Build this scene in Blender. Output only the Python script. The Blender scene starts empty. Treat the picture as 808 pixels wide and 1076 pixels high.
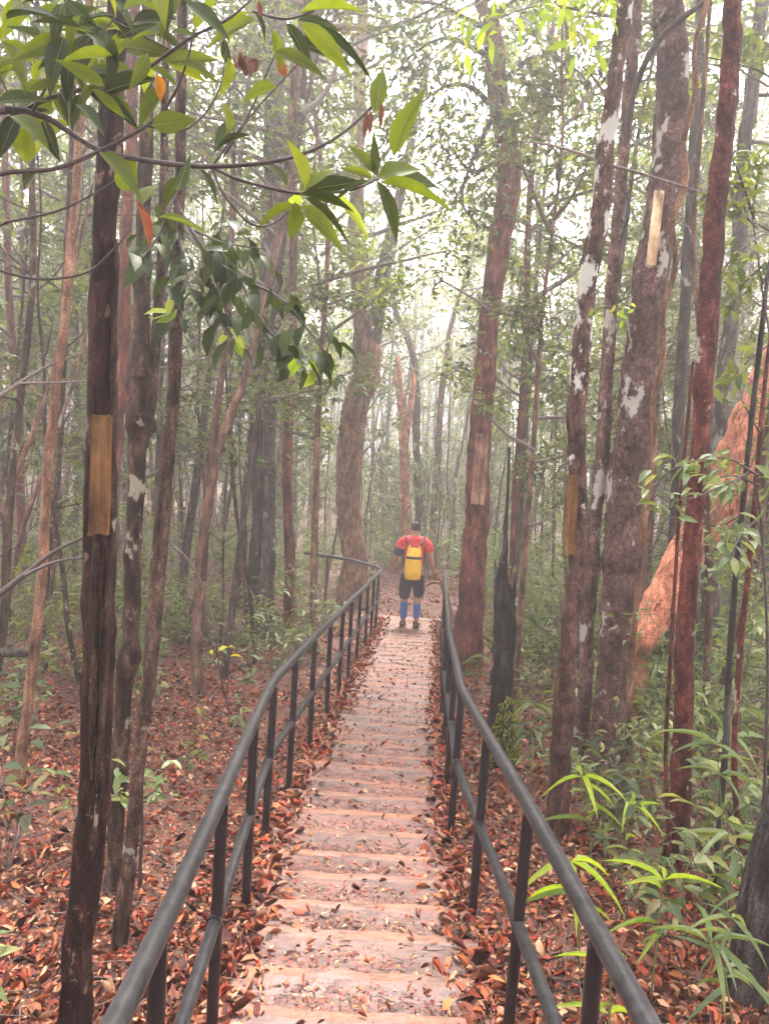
import bpy, math, random
import numpy as np
from mathutils import Vector, Matrix

rng = np.random.default_rng(11)
random.seed(11)
scene = bpy.context.scene
COL = scene.collection

# ------------------------------------------------------------------ camera
CAM_H = 1.85
PITCH = math.radians(7.0)
ROLL = math.radians(3.6)
FPX = 808.0
F = np.array([0, math.cos(PITCH), -math.sin(PITCH)])
R0 = np.array([1.0, 0, 0]); U0 = np.array([0, math.sin(PITCH), math.cos(PITCH)])
R = R0 * math.cos(ROLL) + U0 * math.sin(ROLL)
U = U0 * math.cos(ROLL) - R0 * math.sin(ROLL)
CPOS = np.array([0, 0, CAM_H])
SLOPE = 0.1185


def ray(px, py):
    return F + R * (px - 404) / FPX + U * (538 - py) / FPX


def P(px, py, D):
    """point seen at a photo pixel, on the upright plane y = D"""
    d = ray(px, py)
    return CPOS + d * (D / d[1])


def hit(px, py, h=0.0):
    d = ray(px, py)
    return CPOS + d * ((h - CAM_H) / (d[2] + SLOPE * d[1]))


def proj(p):
    v = np.asarray(p) - CPOS
    z = v @ F
    if z < 0.1:
        return None
    return 404 + FPX * (v @ R) / z, 538 - FPX * (v @ U) / z


# ------------------------------------------------------------------ ground shape
PATH_END = 12.7


def path_x(y):
    y = np.asarray(y, float)
    return np.where(y < 4.1, -0.005 + 0 * y, -0.005 + (y - 4.1) * 0.066)


def drop(y):
    y = np.asarray(y, float)
    a = np.where(y < -3, -3 * SLOPE, y * SLOPE)
    far = 13 * SLOPE + (y - 13) * SLOPE * 0.35
    a = np.where(y > 13, far, a)
    return -np.where(y > 40, 13 * SLOPE + 27 * SLOPE * 0.35 + (y - 40) * 0.012, a)


def ground(x, y):
    x = np.asarray(x, float); y = np.asarray(y, float)
    z = drop(y) - 0.10
    n = (0.06 * np.sin(x * 1.3 + 0.7 * np.sin(y * .8)) + 0.05 * np.sin(y * 1.9 + x * .6 + 1)
         + 0.10 * np.sin(x * .41 + 2) * np.cos(y * .37) + .02 * np.sin(x * 4.1 + y * 3.3))
    dx = np.abs(x - path_x(y))
    w = np.clip((dx - 0.6) / 0.9, 0, 1)
    w = np.where((y > PATH_END + 1.5), 1, w)
    return z + n * w - 0.05 * (1 - w)


def path_z(y):
    return -SLOPE * y


# ------------------------------------------------------------------ mesh helper
class MB:
    def __init__(self):
        self.v = []; self.fi = []; self.ft = []; self.fm = []; self.n = 0

    def add(self, V, Fc, mat=0):
        V = np.asarray(V, float).reshape(-1, 3)
        Fc = np.asarray(Fc, int)
        self.v.append(V)
        self.fi.append((Fc + self.n).ravel())
        self.ft.append(np.full(len(Fc), Fc.shape[1]))
        self.fm.append(np.full(len(Fc), mat))
        self.n += len(V)

    def mesh(self, name, mats, smooth=True, origin=(0, 0, 0)):
        me = bpy.data.meshes.new(name)
        V = np.concatenate(self.v) - np.asarray(origin, float)
        I = np.concatenate(self.fi); T = np.concatenate(self.ft); M = np.concatenate(self.fm)
        me.vertices.add(len(V)); me.vertices.foreach_set('co', V.astype(np.float32).ravel())
        me.loops.add(len(I)); me.loops.foreach_set('vertex_index', I.astype(np.int32))
        me.polygons.add(len(T))
        st = np.concatenate([[0], np.cumsum(T)[:-1]])
        me.polygons.foreach_set('loop_start', st.astype(np.int32))
        for m in mats:
            me.materials.append(m)
        me.polygons.foreach_set('material_index', M.astype(np.int32))
        me.polygons.foreach_set('use_smooth', np.full(len(T), bool(smooth)))
        me.update(calc_edges=True)
        me.validate()
        return me

    def build(self, name, mats, parent=None, smooth=True, origin=(0, 0, 0)):
        if not isinstance(mats, (list, tuple)):
            mats = [mats]
        o = bpy.data.objects.new(name, self.mesh(name, mats, smooth, origin))
        COL.objects.link(o)
        if parent is not None:
            o.parent = parent
        else:
            o.location = origin
        return o


def tag(o, label=None, cat=None, group=None, kind=None):
    if label: o['label'] = label
    if cat: o['category'] = cat
    if group: o['group'] = group
    if kind: o['kind'] = kind
    return o


def empty(name, loc, label, cat, group=None):
    o = bpy.data.objects.new(name, None)
    o.empty_display_size = .2
    o.location = loc
    COL.objects.link(o)
    return tag(o, label, cat, group)


def copy_tree(o, parent=None):
    c = o.copy()
    COL.objects.link(c)
    if parent is not None:
        c.parent = parent
    for ch in list(o.children):
        copy_tree(ch, c)
    return c


def nrm(a):
    a = np.asarray(a, float)
    return a / np.maximum(np.linalg.norm(a, axis=-1, keepdims=True), 1e-9)


def smooth_path(pts, n):
    """Catmull-Rom resample of rows (any number of columns)"""
    pts = np.asarray(pts, float)
    if len(pts) == 2:
        t = np.linspace(0, 1, n)[:, None]
        return pts[0] * (1 - t) + pts[1] * t
    d = np.concatenate([[0], np.cumsum(np.linalg.norm(np.diff(pts[:, :3], axis=0), axis=1))])
    Pp = np.vstack([2 * pts[0] - pts[1], pts, 2 * pts[-1] - pts[-2]])
    out = []
    for s in np.linspace(0, d[-1], n):
        i = min(max(np.searchsorted(d, s) - 1, 0), len(pts) - 2)
        t = (s - d[i]) / max(d[i + 1] - d[i], 1e-9)
        a, b, c, e = Pp[i], Pp[i + 1], Pp[i + 2], Pp[i + 3]
        out.append(0.5 * (2 * b + (c - a) * t + (2 * a - 5 * b + 4 * c - e) * t * t + (3 * b - a - 3 * c + e) * t ** 3))
    return np.array(out)


def tube(mb, pts, rad, sides=8, mat=0, cap=True, mod=None):
    pts = np.asarray(pts, float); n = len(pts)
    rad = np.broadcast_to(np.asarray(rad, float), (n,))
    t = nrm(np.gradient(pts, axis=0))
    ref = np.array([0, 1., 0]) if abs(t[0][1]) < .8 else np.array([1., 0, 0])
    x = nrm(np.cross(ref, t[0])); X = [x]
    for i in range(1, n):
        x = nrm(x - t[i] * (x @ t[i])); X.append(x)
    X = np.array(X); Y = np.cross(t, X)
    a = np.linspace(0, 2 * math.pi, sides, endpoint=False)
    rr = rad[:, None] * (np.ones((n, sides)) if mod is None else mod)
    V = pts[:, None, :] + rr[..., None] * (np.cos(a)[None, :, None] * X[:, None, :] + np.sin(a)[None, :, None] * Y[:, None, :])
    i = np.arange(n - 1)[:, None]; j = np.arange(sides)[None, :]
    q = np.stack([i * sides + j, i * sides + (j + 1) % sides, (i + 1) * sides + (j + 1) % sides, (i + 1) * sides + j], -1).reshape(-1, 4)
    mb.add(V, q, mat)
    if cap:
        for k, o in ((0, -1), (n - 1, 1)):
            ring = V[k]; c = ring.mean(0)
            idx = np.arange(sides)
            tri = np.stack([idx, (idx + 1) % sides, np.full(sides, sides)], -1)
            if o < 0: tri = tri[:, ::-1]
            mb.add(np.vstack([ring, c]), tri, mat)


def box(mb, c, s, mat=0, M=None, bev=0.0):
    c = np.asarray(c, float); s = np.asarray(s, float) / 2
    b = min(bev, s.min() * .9)
    # bevelled box: three rings pushed in
    if b <= 0:
        V = np.array([[x, y, z] for x in (-1, 1) for y in (-1, 1) for z in (-1, 1)]) * s
        Fc = [[0, 1, 3, 2], [4, 6, 7, 5], [0, 4, 5, 1], [2, 3, 7, 6], [0, 2, 6, 4], [1, 5, 7, 3]]
    else:
        rings = []
        for z, k in ((-s[2], b), (-s[2] + b, 0), (s[2] - b, 0), (s[2], b)):
            hx, hy = s[0] - k, s[1] - k
            rings += [[-hx + b, -hy, z], [hx - b, -hy, z], [hx, -hy + b, z], [hx, hy - b, z], [hx - b, hy, z], [-hx + b, hy, z], [-hx, hy - b, z], [-hx, -hy + b, z]]
        V = np.array(rings)
        q = []
        for r_ in range(3):
            for j in range(8):
                q.append([r_ * 8 + j, r_ * 8 + (j + 1) % 8, r_ * 8 + 8 + (j + 1) % 8, r_ * 8 + 8 + j])
        if M is not None: V = V @ np.asarray(M).T
        mb.add(V + c, q, mat)
        mb.add((V + c)[:8], [[7, 6, 5, 4, 3, 2, 1, 0]], mat)
        mb.add((V + c)[24:], [[0, 1, 2, 3, 4, 5, 6, 7]], mat)
        return
    if M is not None: V = V @ np.asarray(M).T
    mb.add(V + c, Fc, mat)


# ------------------------------------------------------------------ leaves
T4 = (np.array([[0, 0, 0], [-.5, .45, .10], [0, 1, -.12], [.5, .45, .10]]), [[0, 1, 2], [0, 2, 3]])
T8 = (np.array([[0, 0, 0], [-.42, .3, .07], [0, .3, 0], [.42, .3, .07], [-.40, .66, .02], [0, .66, -.05], [.40, .66, .02], [0, 1, -.22]]),
      [[0, 2, 1, 1], [0, 3, 2, 2], [1, 2, 5, 4], [2, 3, 6, 5], [4, 5, 7, 7], [5, 6, 7, 7]])


def strip_template(n, prof, bend, fold=.08):
    V = []; Fc = []
    for i in range(n + 1):
        y = i / n
        w = prof(y)
        z = -bend * y * y
        V += [[-w, y, z + fold * w * 2], [0, y, z], [w, y, z + fold * w * 2]]
    for i in range(n):
        a = i * 3
        Fc += [[a, a + 1, a + 4, a + 3], [a + 1, a + 2, a + 5, a + 4]]
    return np.array(V), Fc


T_LANCE = strip_template(9, lambda y: .5 * (math.sin(math.pi * min(1, y ** .78)) ** .95) * (1 - .25 * y ** 3) + .008, .22, .1)
T_GRASS = strip_template(6, lambda y: .5 * (1 - y) ** .7 * min(1, .3 + y * 4), .7)
T_BAMBOO = strip_template(5, lambda y: .5 * (math.sin(math.pi * min(1, y ** .6)) ** .7) + .01, .45)


def rib_template(dz):
    V = T_LANCE[0].copy().reshape(-1, 3, 3)
    for i, row in enumerate(V):
        y = i / (len(V) - 1); w = .022 * (1 - .8 * y)
        z = row[1, 2]
        row[0, 0], row[2, 0] = -w, w
        row[0, 2] = row[2, 2] = z + dz + .004 * (1 if dz > 0 else 1); row[1, 2] = z + dz
    return V.reshape(-1, 3), T_LANCE[1]


T_RIB_UP, T_RIB_DN = rib_template(.004), rib_template(-.006)


def tris(Fc):
    out = []
    for f in Fc:
        g = list(dict.fromkeys(f))
        if len(g) == 3: out.append(g)
        else: out += [[g[0], g[1], g[2]], [g[0], g[2], g[3]]]
    return np.array(out)


TRI = {}


def leaves(mb, pos, d, up, L, W, T=T4, mat=0):
    pos = np.asarray(pos, float).reshape(-1, 3); n = len(pos)
    if n == 0: return
    d = nrm(d); s = nrm(np.cross(d, up)); nn = np.cross(s, d)
    L = np.broadcast_to(np.asarray(L, float), (n,)); W = np.broadcast_to(np.asarray(W, float), (n,))
    t = T[0]
    if id(T) not in TRI: TRI[id(T)] = tris(T[1])
    tf = TRI[id(T)]
    V = pos[:, None] + (L[:, None] * t[:, 1])[..., None] * d[:, None] + (L[:, None] * t[:, 2])[..., None] * nn[:, None] + (W[:, None] * t[:, 0])[..., None] * s[:, None]
    k = len(t)
    Fc = (tf[None] + (np.arange(n) * k)[:, None, None]).reshape(-1, 3)
    mb.add(V, Fc, mat)


def rdir(n, zb=0., zs=1.):
    v = rng.normal(size=(n, 3)); v[:, 2] = v[:, 2] * zs + zb
    return nrm(v)


# ------------------------------------------------------------------ materials
def newmat(name):
    m = bpy.data.materials.new(name); m.use_nodes = True
    nt = m.node_tree; nt.nodes.clear()
    out = nt.nodes.new('ShaderNodeOutputMaterial')
    return m, nt, out


def N(nt, typ, **kw):
    n = nt.nodes.new(typ)
    for k, v in kw.items():
        if k in n.inputs.keys() if hasattr(n.inputs, 'keys') else False:
            n.inputs[k].default_value = v
        else:
            setattr(n, k, v)
    return n


def ramp(nt, stops, interp='LINEAR'):
    r = nt.nodes.new('ShaderNodeValToRGB')
    cr = r.color_ramp; cr.interpolation = interp
    while len(cr.elements) < len(stops): cr.elements.new(.5)
    for e, (p, c) in zip(cr.elements, stops):
        e.position = p; e.color = (*c, 1) if len(c) == 3 else c
    return r


def leafmat(name, cols, trans=.4, rough=.45, tint=(1.2, 1.25, .5), spec=.3):
    m, nt, out = newmat(name); L = nt.links
    geo = nt.nodes.new('ShaderNodeNewGeometry')
    st = [(i / max(1, len(cols) - 1), c) for i, c in enumerate(cols)]
    r = ramp(nt, st)
    L.new(geo.outputs['Random Per Island'], r.inputs['Fac'])
    tc = nt.nodes.new('ShaderNodeTexCoord')
    no = N(nt, 'ShaderNodeTexNoise', Scale=38.0, Detail=3.0)
    L.new(tc.outputs['Object'], no.inputs['Vector'])
    hv = nt.nodes.new('ShaderNodeHueSaturation')
    mr = nt.nodes.new('ShaderNodeMapRange')
    mr.inputs['To Min'].default_value = .72; mr.inputs['To Max'].default_value = 1.28
    L.new(no.outputs['Fac'], mr.inputs['Value'])
    L.new(mr.outputs['Result'], hv.inputs['Value'])
    L.new(r.outputs['Color'], hv.inputs['Color'])
    p = N(nt, 'ShaderNodeBsdfPrincipled', Roughness=rough)
    p.inputs['Specular IOR Level'].default_value = spec
    L.new(hv.outputs['Color'], p.inputs['Base Color'])
    if trans > 0:
        t = nt.nodes.new('ShaderNodeBsdfTranslucent')
        mx = nt.nodes.new('ShaderNodeMixRGB'); mx.blend_type = 'MULTIPLY'; mx.inputs['Fac'].default_value = 1
        mx.inputs['Color2'].default_value = (*tint, 1)
        L.new(hv.outputs['Color'], mx.inputs['Color1'])
        L.new(mx.outputs['Color'], t.inputs['Color'])
        ms = nt.nodes.new('ShaderNodeMixShader'); ms.inputs['Fac'].default_value = trans
        L.new(p.outputs[0], ms.inputs[1]); L.new(t.outputs[0], ms.inputs[2])
        L.new(ms.outputs[0], out.inputs['Surface'])
    else:
        L.new(p.outputs[0], out.inputs['Surface'])
    return m


def barkmat(name, dark, mid, light, patch=None, patch_amt=.5, patch_scale=5., stretch=.16, scale=26., bump=.6, rough=.75, vary=.25, zfade=None, speck=1.0):
    m, nt, out = newmat(name); L = nt.links
    tc = nt.nodes.new('ShaderNodeTexCoord')
    oi = nt.nodes.new('ShaderNodeObjectInfo')
    off = nt.nodes.new('ShaderNodeVectorMath'); off.operation = 'ADD'
    mul = nt.nodes.new('ShaderNodeVectorMath'); mul.operation = 'SCALE'; mul.inputs[0].default_value = (17, 9, 23)
    L.new(oi.outputs['Random'], mul.inputs['Scale'])
    L.new(tc.outputs['Object'], off.inputs[0]); L.new(mul.outputs[0], off.inputs[1])
    mp = nt.nodes.new('ShaderNodeMapping'); mp.inputs['Scale'].default_value = (1, 1, stretch)
    L.new(off.outputs[0], mp.inputs['Vector'])
    n1 = N(nt, 'ShaderNodeTexNoise', Scale=scale, Detail=8.0, Roughness=.65, Distortion=.6)
    L.new(mp.outputs[0], n1.inputs['Vector'])
    r = ramp(nt, [(.30, dark), (.5, mid), (.72, light)])
    L.new(n1.outputs['Fac'], r.inputs['Fac'])
    n3 = N(nt, 'ShaderNodeTexNoise', Scale=3.1, Detail=4.0)
    L.new(off.outputs[0], n3.inputs['Vector'])
    hv = nt.nodes.new('ShaderNodeHueSaturation')
    mr = nt.nodes.new('ShaderNodeMapRange'); mr.inputs['From Min'].default_value = .3; mr.inputs['From Max'].default_value = .7
    mr.inputs['To Min'].default_value = .6; mr.inputs['To Max'].default_value = 1.4
    L.new(n3.outputs['Fac'], mr.inputs['Value'])
    n5 = N(nt, 'ShaderNodeTexNoise', Scale=11.0, Detail=8.0, Roughness=.7)
    mp5 = nt.nodes.new('ShaderNodeMapping'); mp5.inputs['Scale'].default_value = (1, 1, .55)
    L.new(off.outputs[0], mp5.inputs['Vector']); L.new(mp5.outputs[0], n5.inputs['Vector'])
    mr5 = nt.nodes.new('ShaderNodeMapRange'); mr5.inputs['From Min'].default_value = .36; mr5.inputs['From Max'].default_value = .64
    mr5.inputs['To Min'].default_value = .42; mr5.inputs['To Max'].default_value = 1.6
    L.new(n5.outputs['Fac'], mr5.inputs['Value'])
    n6 = N(nt, 'ShaderNodeTexNoise', Scale=95.0, Detail=3.0)
    L.new(off.outputs[0], n6.inputs['Vector'])
    mr6 = nt.nodes.new('ShaderNodeMapRange'); mr6.inputs['From Min'].default_value = .35; mr6.inputs['From Max'].default_value = .65
    mr6.inputs['To Min'].default_value = 1 - .4 * speck; mr6.inputs['To Max'].default_value = 1 + .4 * speck
    L.new(n6.outputs['Fac'], mr6.inputs['Value'])
    m56 = nt.nodes.new('ShaderNodeMath'); m56.operation = 'MULTIPLY'
    L.new(mr5.outputs[0], m56.inputs[0]); L.new(mr6.outputs[0], m56.inputs[1])
    m3 = nt.nodes.new('ShaderNodeMath'); m3.operation = 'MULTIPLY'
    m2 = nt.nodes.new('ShaderNodeMath'); m2.operation = 'MULTIPLY'
    mr2 = nt.nodes.new('ShaderNodeMapRange'); mr2.inputs['To Min'].default_value = 1 - vary; mr2.inputs['To Max'].default_value = 1 + vary
    L.new(oi.outputs['Random'], mr2.inputs['Value'])
    L.new(mr.outputs[0], m2.inputs[0]); L.new(mr2.outputs[0], m2.inputs[1])
    L.new(m2.outputs[0], m3.inputs[0]); L.new(m56.outputs[0], m3.inputs[1]); L.new(m3.outputs[0], hv.inputs['Value']); L.new(r.outputs['Color'], hv.inputs['Color'])
    col = hv.outputs['Color']
    if patch is not None:
        n2 = N(nt, 'ShaderNodeTexNoise', Scale=patch_scale, Detail=7.0, Roughness=.62)
        mp2 = nt.nodes.new('ShaderNodeMapping'); mp2.inputs['Scale'].default_value = (1, 1, .7)
        L.new(off.outputs[0], mp2.inputs['Vector']); L.new(mp2.outputs[0], n2.inputs['Vector'])
        th = .64 - patch_amt * .25
        rp = ramp(nt, [(th, (0, 0, 0)), (th + .035, (1, 1, 1))])
        L.new(n2.outputs['Fac'], rp.inputs['Fac'])
        mx = nt.nodes.new('ShaderNodeMixRGB'); mx.inputs['Color2'].default_value = (*patch, 1)
        mm = nt.nodes.new('ShaderNodeMath'); mm.operation = 'MULTIPLY'; mm.inputs[1].default_value = .85
        L.new(rp.outputs['Color'], mm.inputs[0]); L.new(mm.outputs[0], mx.inputs['Fac'])
        if zfade:
            sz = nt.nodes.new('ShaderNodeSeparateXYZ'); L.new(tc.outputs['Object'], sz.inputs[0])
            zr = nt.nodes.new('ShaderNodeMapRange'); zr.inputs['From Min'].default_value = zfade[0]; zr.inputs['From Max'].default_value = zfade[1]
            zr.inputs['To Min'].default_value = zfade[2]; zr.inputs['To Max'].default_value = 0
            L.new(sz.outputs['Z'], zr.inputs['Value'])
            sb = nt.nodes.new('ShaderNodeMath'); sb.operation = 'SUBTRACT'
            L.new(n2.outputs['Fac'], sb.inputs[0]); L.new(zr.outputs[0], sb.inputs[1]); L.new(sb.outputs[0], rp.inputs['Fac'])
        L.new(col, mx.inputs['Color1'])
        col = mx.outputs['Color']
    p = N(nt, 'ShaderNodeBsdfPrincipled', Roughness=rough)
    p.inputs['Specular IOR Level'].default_value = .12
    L.new(col, p.inputs['Base Color'])
    b = nt.nodes.new('ShaderNodeBump'); b.inputs['Strength'].default_value = min(1, bump * 1.3); b.inputs['Distance'].default_value = .022
    ah = nt.nodes.new('ShaderNodeMath'); ah.operation = 'ADD'; L.new(n1.outputs['Fac'], ah.inputs[0]); L.new(n5.outputs['Fac'], ah.inputs[1])
    L.new(ah.outputs[0], b.inputs['Height']); L.new(b.outputs[0], p.inputs['Normal'])
    L.new(p.outputs[0], out.inputs['Surface'])
    return m


def plain(name, col, rough=.6, scale=20., amt=.25, bump=.1, metal=0., spec=.5, dist=.01, col2=None):
    m, nt, out = newmat(name); L = nt.links
    tc = nt.nodes.new('ShaderNodeTexCoord')
    no = N(nt, 'ShaderNodeTexNoise', Scale=scale, Detail=6.0)
    L.new(tc.outputs['Object'], no.inputs['Vector'])
    a = tuple(c * (1 - amt) for c in col); b_ = col2 or tuple(min(1, c * (1 + amt)) for c in col)
    r = ramp(nt, [(.35, a), (.65, b_)])
    L.new(no.outputs['Fac'], r.inputs['Fac'])
    p = N(nt, 'ShaderNodeBsdfPrincipled', Roughness=rough, Metallic=metal)
    p.inputs['Specular IOR Level'].default_value = spec
    L.new(r.outputs['Color'], p.inputs['Base Color'])
    b = nt.nodes.new('ShaderNodeBump'); b.inputs['Strength'].default_value = bump; b.inputs['Distance'].default_value = dist
    L.new(no.outputs['Fac'], b.inputs['Height']); L.new(b.outputs[0], p.inputs['Normal'])
    L.new(p.outputs[0], out.inputs['Surface'])
    return m


BARK_DARK = barkmat('bark_dark', (.007, .004, .003), (.026, .010, .008), (.085, .034, .025), patch=(.17, .10, .075), patch_amt=.16, patch_scale=16, stretch=.22, scale=34, bump=1.0, rough=.7)
BARK_KNOT = barkmat('bark_knotted', (.010, .006, .004), (.042, .024, .017), (.13, .082, .058), patch=(.27, .24, .18), patch_amt=.12, patch_scale=8, stretch=.3, bump=.8)
BARK_GREY = barkmat('bark_grey', (.02, .014, .012), (.06, .041, .035), (.12, .088, .074), patch=(.30, .30, .26), patch_amt=.1)
BARK_BROWN = barkmat('bark_brown', (.035, .018, .012), (.11, .058, .04), (.21, .125, .09), patch=(.3, .27, .23), patch_amt=.0)
BARK_RED = barkmat('bark_red', (.05, .015, .011), (.13, .044, .032), (.21, .085, .062), stretch=.12, scale=34, bump=.8)
BARK_LICHEN = barkmat('bark_lichen', (.018, .009, .007), (.06, .03, .022), (.15, .08, .062), patch=(.50, .48, .42), patch_amt=.46, patch_scale=7.5, stretch=.5, bump=.7, zfade=(1.6, 3.0, .14))
BARK_MOTTLED = barkmat('bark_mottled', (.03, .015, .012), (.085, .045, .037), (.16, .095, .08), patch=(.40, .37, .32), patch_amt=.26, patch_scale=5., stretch=.8, scale=34, bump=.7)
BARK_DKRED = barkmat('bark_dark_red', (.02, .006, .005), (.075, .020, .015), (.17, .05, .036), patch=(.36, .30, .24), patch_amt=.08, patch_scale=8., stretch=.6, bump=.7)
BARK_ORANGE = barkmat('bark_orange', (.20, .065, .035), (.42, .15, .085), (.56, .26, .16), patch=(.16, .05, .03), patch_amt=.1, patch_scale=9, stretch=.35, scale=30, bump=.9)
BARK_TAN = barkmat('bark_tan', (.07, .032, .018), (.17, .085, .05), (.28, .16, .10), patch=(.09, .055, .04), patch_amt=.1, patch_scale=6, stretch=.12)
BARK_BURNT = barkmat('bark_burnt', (.008, .007, .006), (.03, .024, .021), (.10, .085, .075), patch=(.2, .17, .15), patch_amt=-.15, stretch=.08, bump=1.0)
MOSS = plain('moss', (.10, .13, .02), .95, 60, .5, .8)
BRANCH = plain('branch_bark', (.035, .02, .016), .7, 60, .4, .3)
TWIG = plain('twig_bark', (.11, .075, .06), .8, 50, .4, .3)

LEAF_BIG = leafmat('leaf_glossy_green', [(.04, .052, .006), (.062, .085, .008), (.088, .12, .010), (.14, .17, .012)], .55, .5, tint=(1.9, 1.7, .4), spec=.18)
LEAF_DARK = leafmat('leaf_dark_olive', [(.018, .028, .008), (.03, .042, .010), (.045, .06, .014)], .3, .5, spec=.15)
LEAF_FOREST = leafmat('leaf_forest', [(.07, .045, .022), (.035, .055, .022), (.055, .08, .03), (.085, .11, .04), (.12, .145, .05), (.17, .18, .05), (.15, .11, .05)], .42, .45)
LEAF_CANOPY = leafmat('leaf_canopy', [(.05, .075, .025), (.08, .11, .03), (.12, .15, .035), (.17, .19, .04), (.24, .25, .045)], .5, .45)
LEAF_PALE = leafmat('leaf_pale', [(.07, .11, .04), (.12, .16, .06), (.18, .21, .085), (.26, .27, .12)], .4, .4)
LEAF_LIME = leafmat('leaf_lime', [(.12, .18, .02), (.22, .30, .03), (.30, .36, .035), (.40, .40, .05)], .5, .4)
LEAF_YELLOW = leafmat('leaf_yellow', [(.55, .48, .02), (.6, .55, .03)], .5, .4, tint=(1.2, 1.1, .5))
LEAF_RUSSET = leafmat('leaf_russet', [(.16, .05, .025), (.30, .085, .03), (.35, .15, .06)], .35, .5, tint=(1.3, .9, .7))
LITTER = leafmat('leaf_litter', [(.02, .009, .008), (.08, .022, .016), (.24, .042, .022), (.40, .078, .032), (.07, .028, .02), (.45, .15, .055), (.03, .014, .012), (.32, .09, .05), (.50, .30, .17), (.14, .05, .034), (.34, .14, .09)], 0, .5, spec=.15)
RAIL = plain('painted_rail', (.016, .015, .016), .40, 26, .35, .25, spec=.35, col2=(.03, .027, .028))
POST = plain('painted_post', (.009, .006, .007), .45, 30, .3, .1, spec=.3)
WOOD_PLATE = barkmat('wood_plate', (.06, .026, .010), (.14, .065, .025), (.26, .14, .06), stretch=.04, scale=22, bump=.2, rough=.5, speck=0.1)
WOOD_FADED = barkmat('wood_faded', (.15, .07, .045), (.24, .125, .085), (.34, .2, .14), stretch=.04, scale=22, bump=.2, rough=.6, speck=0.1)
WOOD_PALE = barkmat('wood_pale', (.32, .20, .11), (.45, .31, .19), (.55, .41, .27), stretch=.04, scale=24, bump=.2, rough=.6, speck=0.1)

# ground material
m, nt, out = newmat('forest_floor'); L = nt.links
tc = nt.nodes.new('ShaderNodeTexCoord')
n1 = N(nt, 'ShaderNodeTexNoise', Scale=14., Detail=9., Roughness=.7); L.new(tc.outputs['Object'], n1.inputs['Vector'])
v1 = N(nt, 'ShaderNodeTexVoronoi', Scale=17.); L.new(tc.outputs['Object'], v1.inputs['Vector'])
r1 = ramp(nt, [(.25, (.012, .006, .005)), (.5, (.038, .016, .011)), (.75, (.085, .036, .024))]); L.new(n1.outputs['Fac'], r1.inputs['Fac'])
sep = nt.nodes.new('ShaderNodeSeparateColor'); L.new(v1.outputs['Color'], sep.inputs[0])
r2 = ramp(nt, [(0, (.025, .010, .008)), (.4, (.085, .028, .016)), (.7, (.17, .055, .03)), (1, (.15, .08, .045))]); L.new(sep.outputs[0], r2.inputs['Fac'])
mx = nt.nodes.new('ShaderNodeMixRGB'); mx.inputs['Fac'].default_value = .55
L.new(r1.outputs[0], mx.inputs['Color1']); L.new(r2.outputs[0], mx.inputs['Color2'])
pb = N(nt, 'ShaderNodeBsdfPrincipled', Roughness=.85); L.new(mx.outputs[0], pb.inputs['Base Color'])
bp = nt.nodes.new('ShaderNodeBump'); bp.inputs['Strength'].default_value = .8; bp.inputs['Distance'].default_value = .03
L.new(n1.outputs['Fac'], bp.inputs['Height']); L.new(bp.outputs[0], pb.inputs['Normal']); L.new(pb.outputs[0], out.inputs['Surface'])
GROUND = m


def pathmat(name, a, b, c, rough):
    m, nt, out = newmat(name); L = nt.links
    tc = nt.nodes.new('ShaderNodeTexCoord')
    n1 = N(nt, 'ShaderNodeTexNoise', Scale=3.2, Detail=9., Roughness=.68); L.new(tc.outputs['Object'], n1.inputs['Vector'])
    n2 = N(nt, 'ShaderNodeTexNoise', Scale=60., Detail=6., Roughness=.7); L.new(tc.outputs['Object'], n2.inputs['Vector'])
    mxf = nt.nodes.new('ShaderNodeMath'); mxf.operation = 'MULTIPLY_ADD'; mxf.inputs[1].default_value = .35
    L.new(n2.outputs['Fac'], mxf.inputs[0]); 
    sc = nt.nodes.new('ShaderNodeMath'); sc.operation = 'MULTIPLY'; sc.inputs[1].default_value = .65; L.new(n1.outputs['Fac'], sc.inputs[0])
    L.new(sc.outputs[0], mxf.inputs[2])
    r = ramp(nt, [(.32, a), (.5, b), (.66, c)]); L.new(mxf.outputs[0], r.inputs['Fac'])
    mp = nt.nodes.new('ShaderNodeMapping'); mp.inputs['Scale'].default_value = (5, 22, 8); L.new(tc.outputs['Object'], mp.inputs['Vector'])
    n4 = N(nt, 'ShaderNodeTexNoise', Scale=1.6, Detail=8., Roughness=.72); L.new(mp.outputs[0], n4.inputs['Vector'])
    r4 = ramp(nt, [(.36, (.28, .22, .2)), (.47, (.85, .8, .78)), (.62, (1.15, 1.12, 1.1))]); L.new(n4.outputs['Fac'], r4.inputs['Fac'])
    mu = nt.nodes.new('ShaderNodeMixRGB'); mu.blend_type = 'MULTIPLY'; mu.inputs['Fac'].default_value = 1
    L.new(r.outputs[0], mu.inputs['Color1']); L.new(r4.outputs[0], mu.inputs['Color2'])
    p = N(nt, 'ShaderNodeBsdfPrincipled'); L.new(mu.outputs[0], p.inputs['Base Color'])
    rr = ramp(nt, [(.35, (rough - .15,) * 3), (.65, (rough + .2,) * 3)]); L.new(n1.outputs['Fac'], rr.inputs['Fac'])
    L.new(rr.outputs[0], p.inputs['Roughness'])
    b_ = nt.nodes.new('ShaderNodeBump'); b_.inputs['Strength'].default_value = .5; b_.inputs['Distance'].default_value = .01
    L.new(mxf.outputs[0], b_.inputs['Height']); L.new(b_.outputs[0], p.inputs['Normal'])
    L.new(p.outputs[0], out.inputs['Surface'])
    return m


TREAD = pathmat('tread_concrete', (.035, .015, .012), (.11, .047, .036), (.21, .10, .08), .42)
NOSING = pathmat('nosing_mud', (.065, .026, .016), (.18, .072, .04), (.31, .14, .082), .6)

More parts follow.
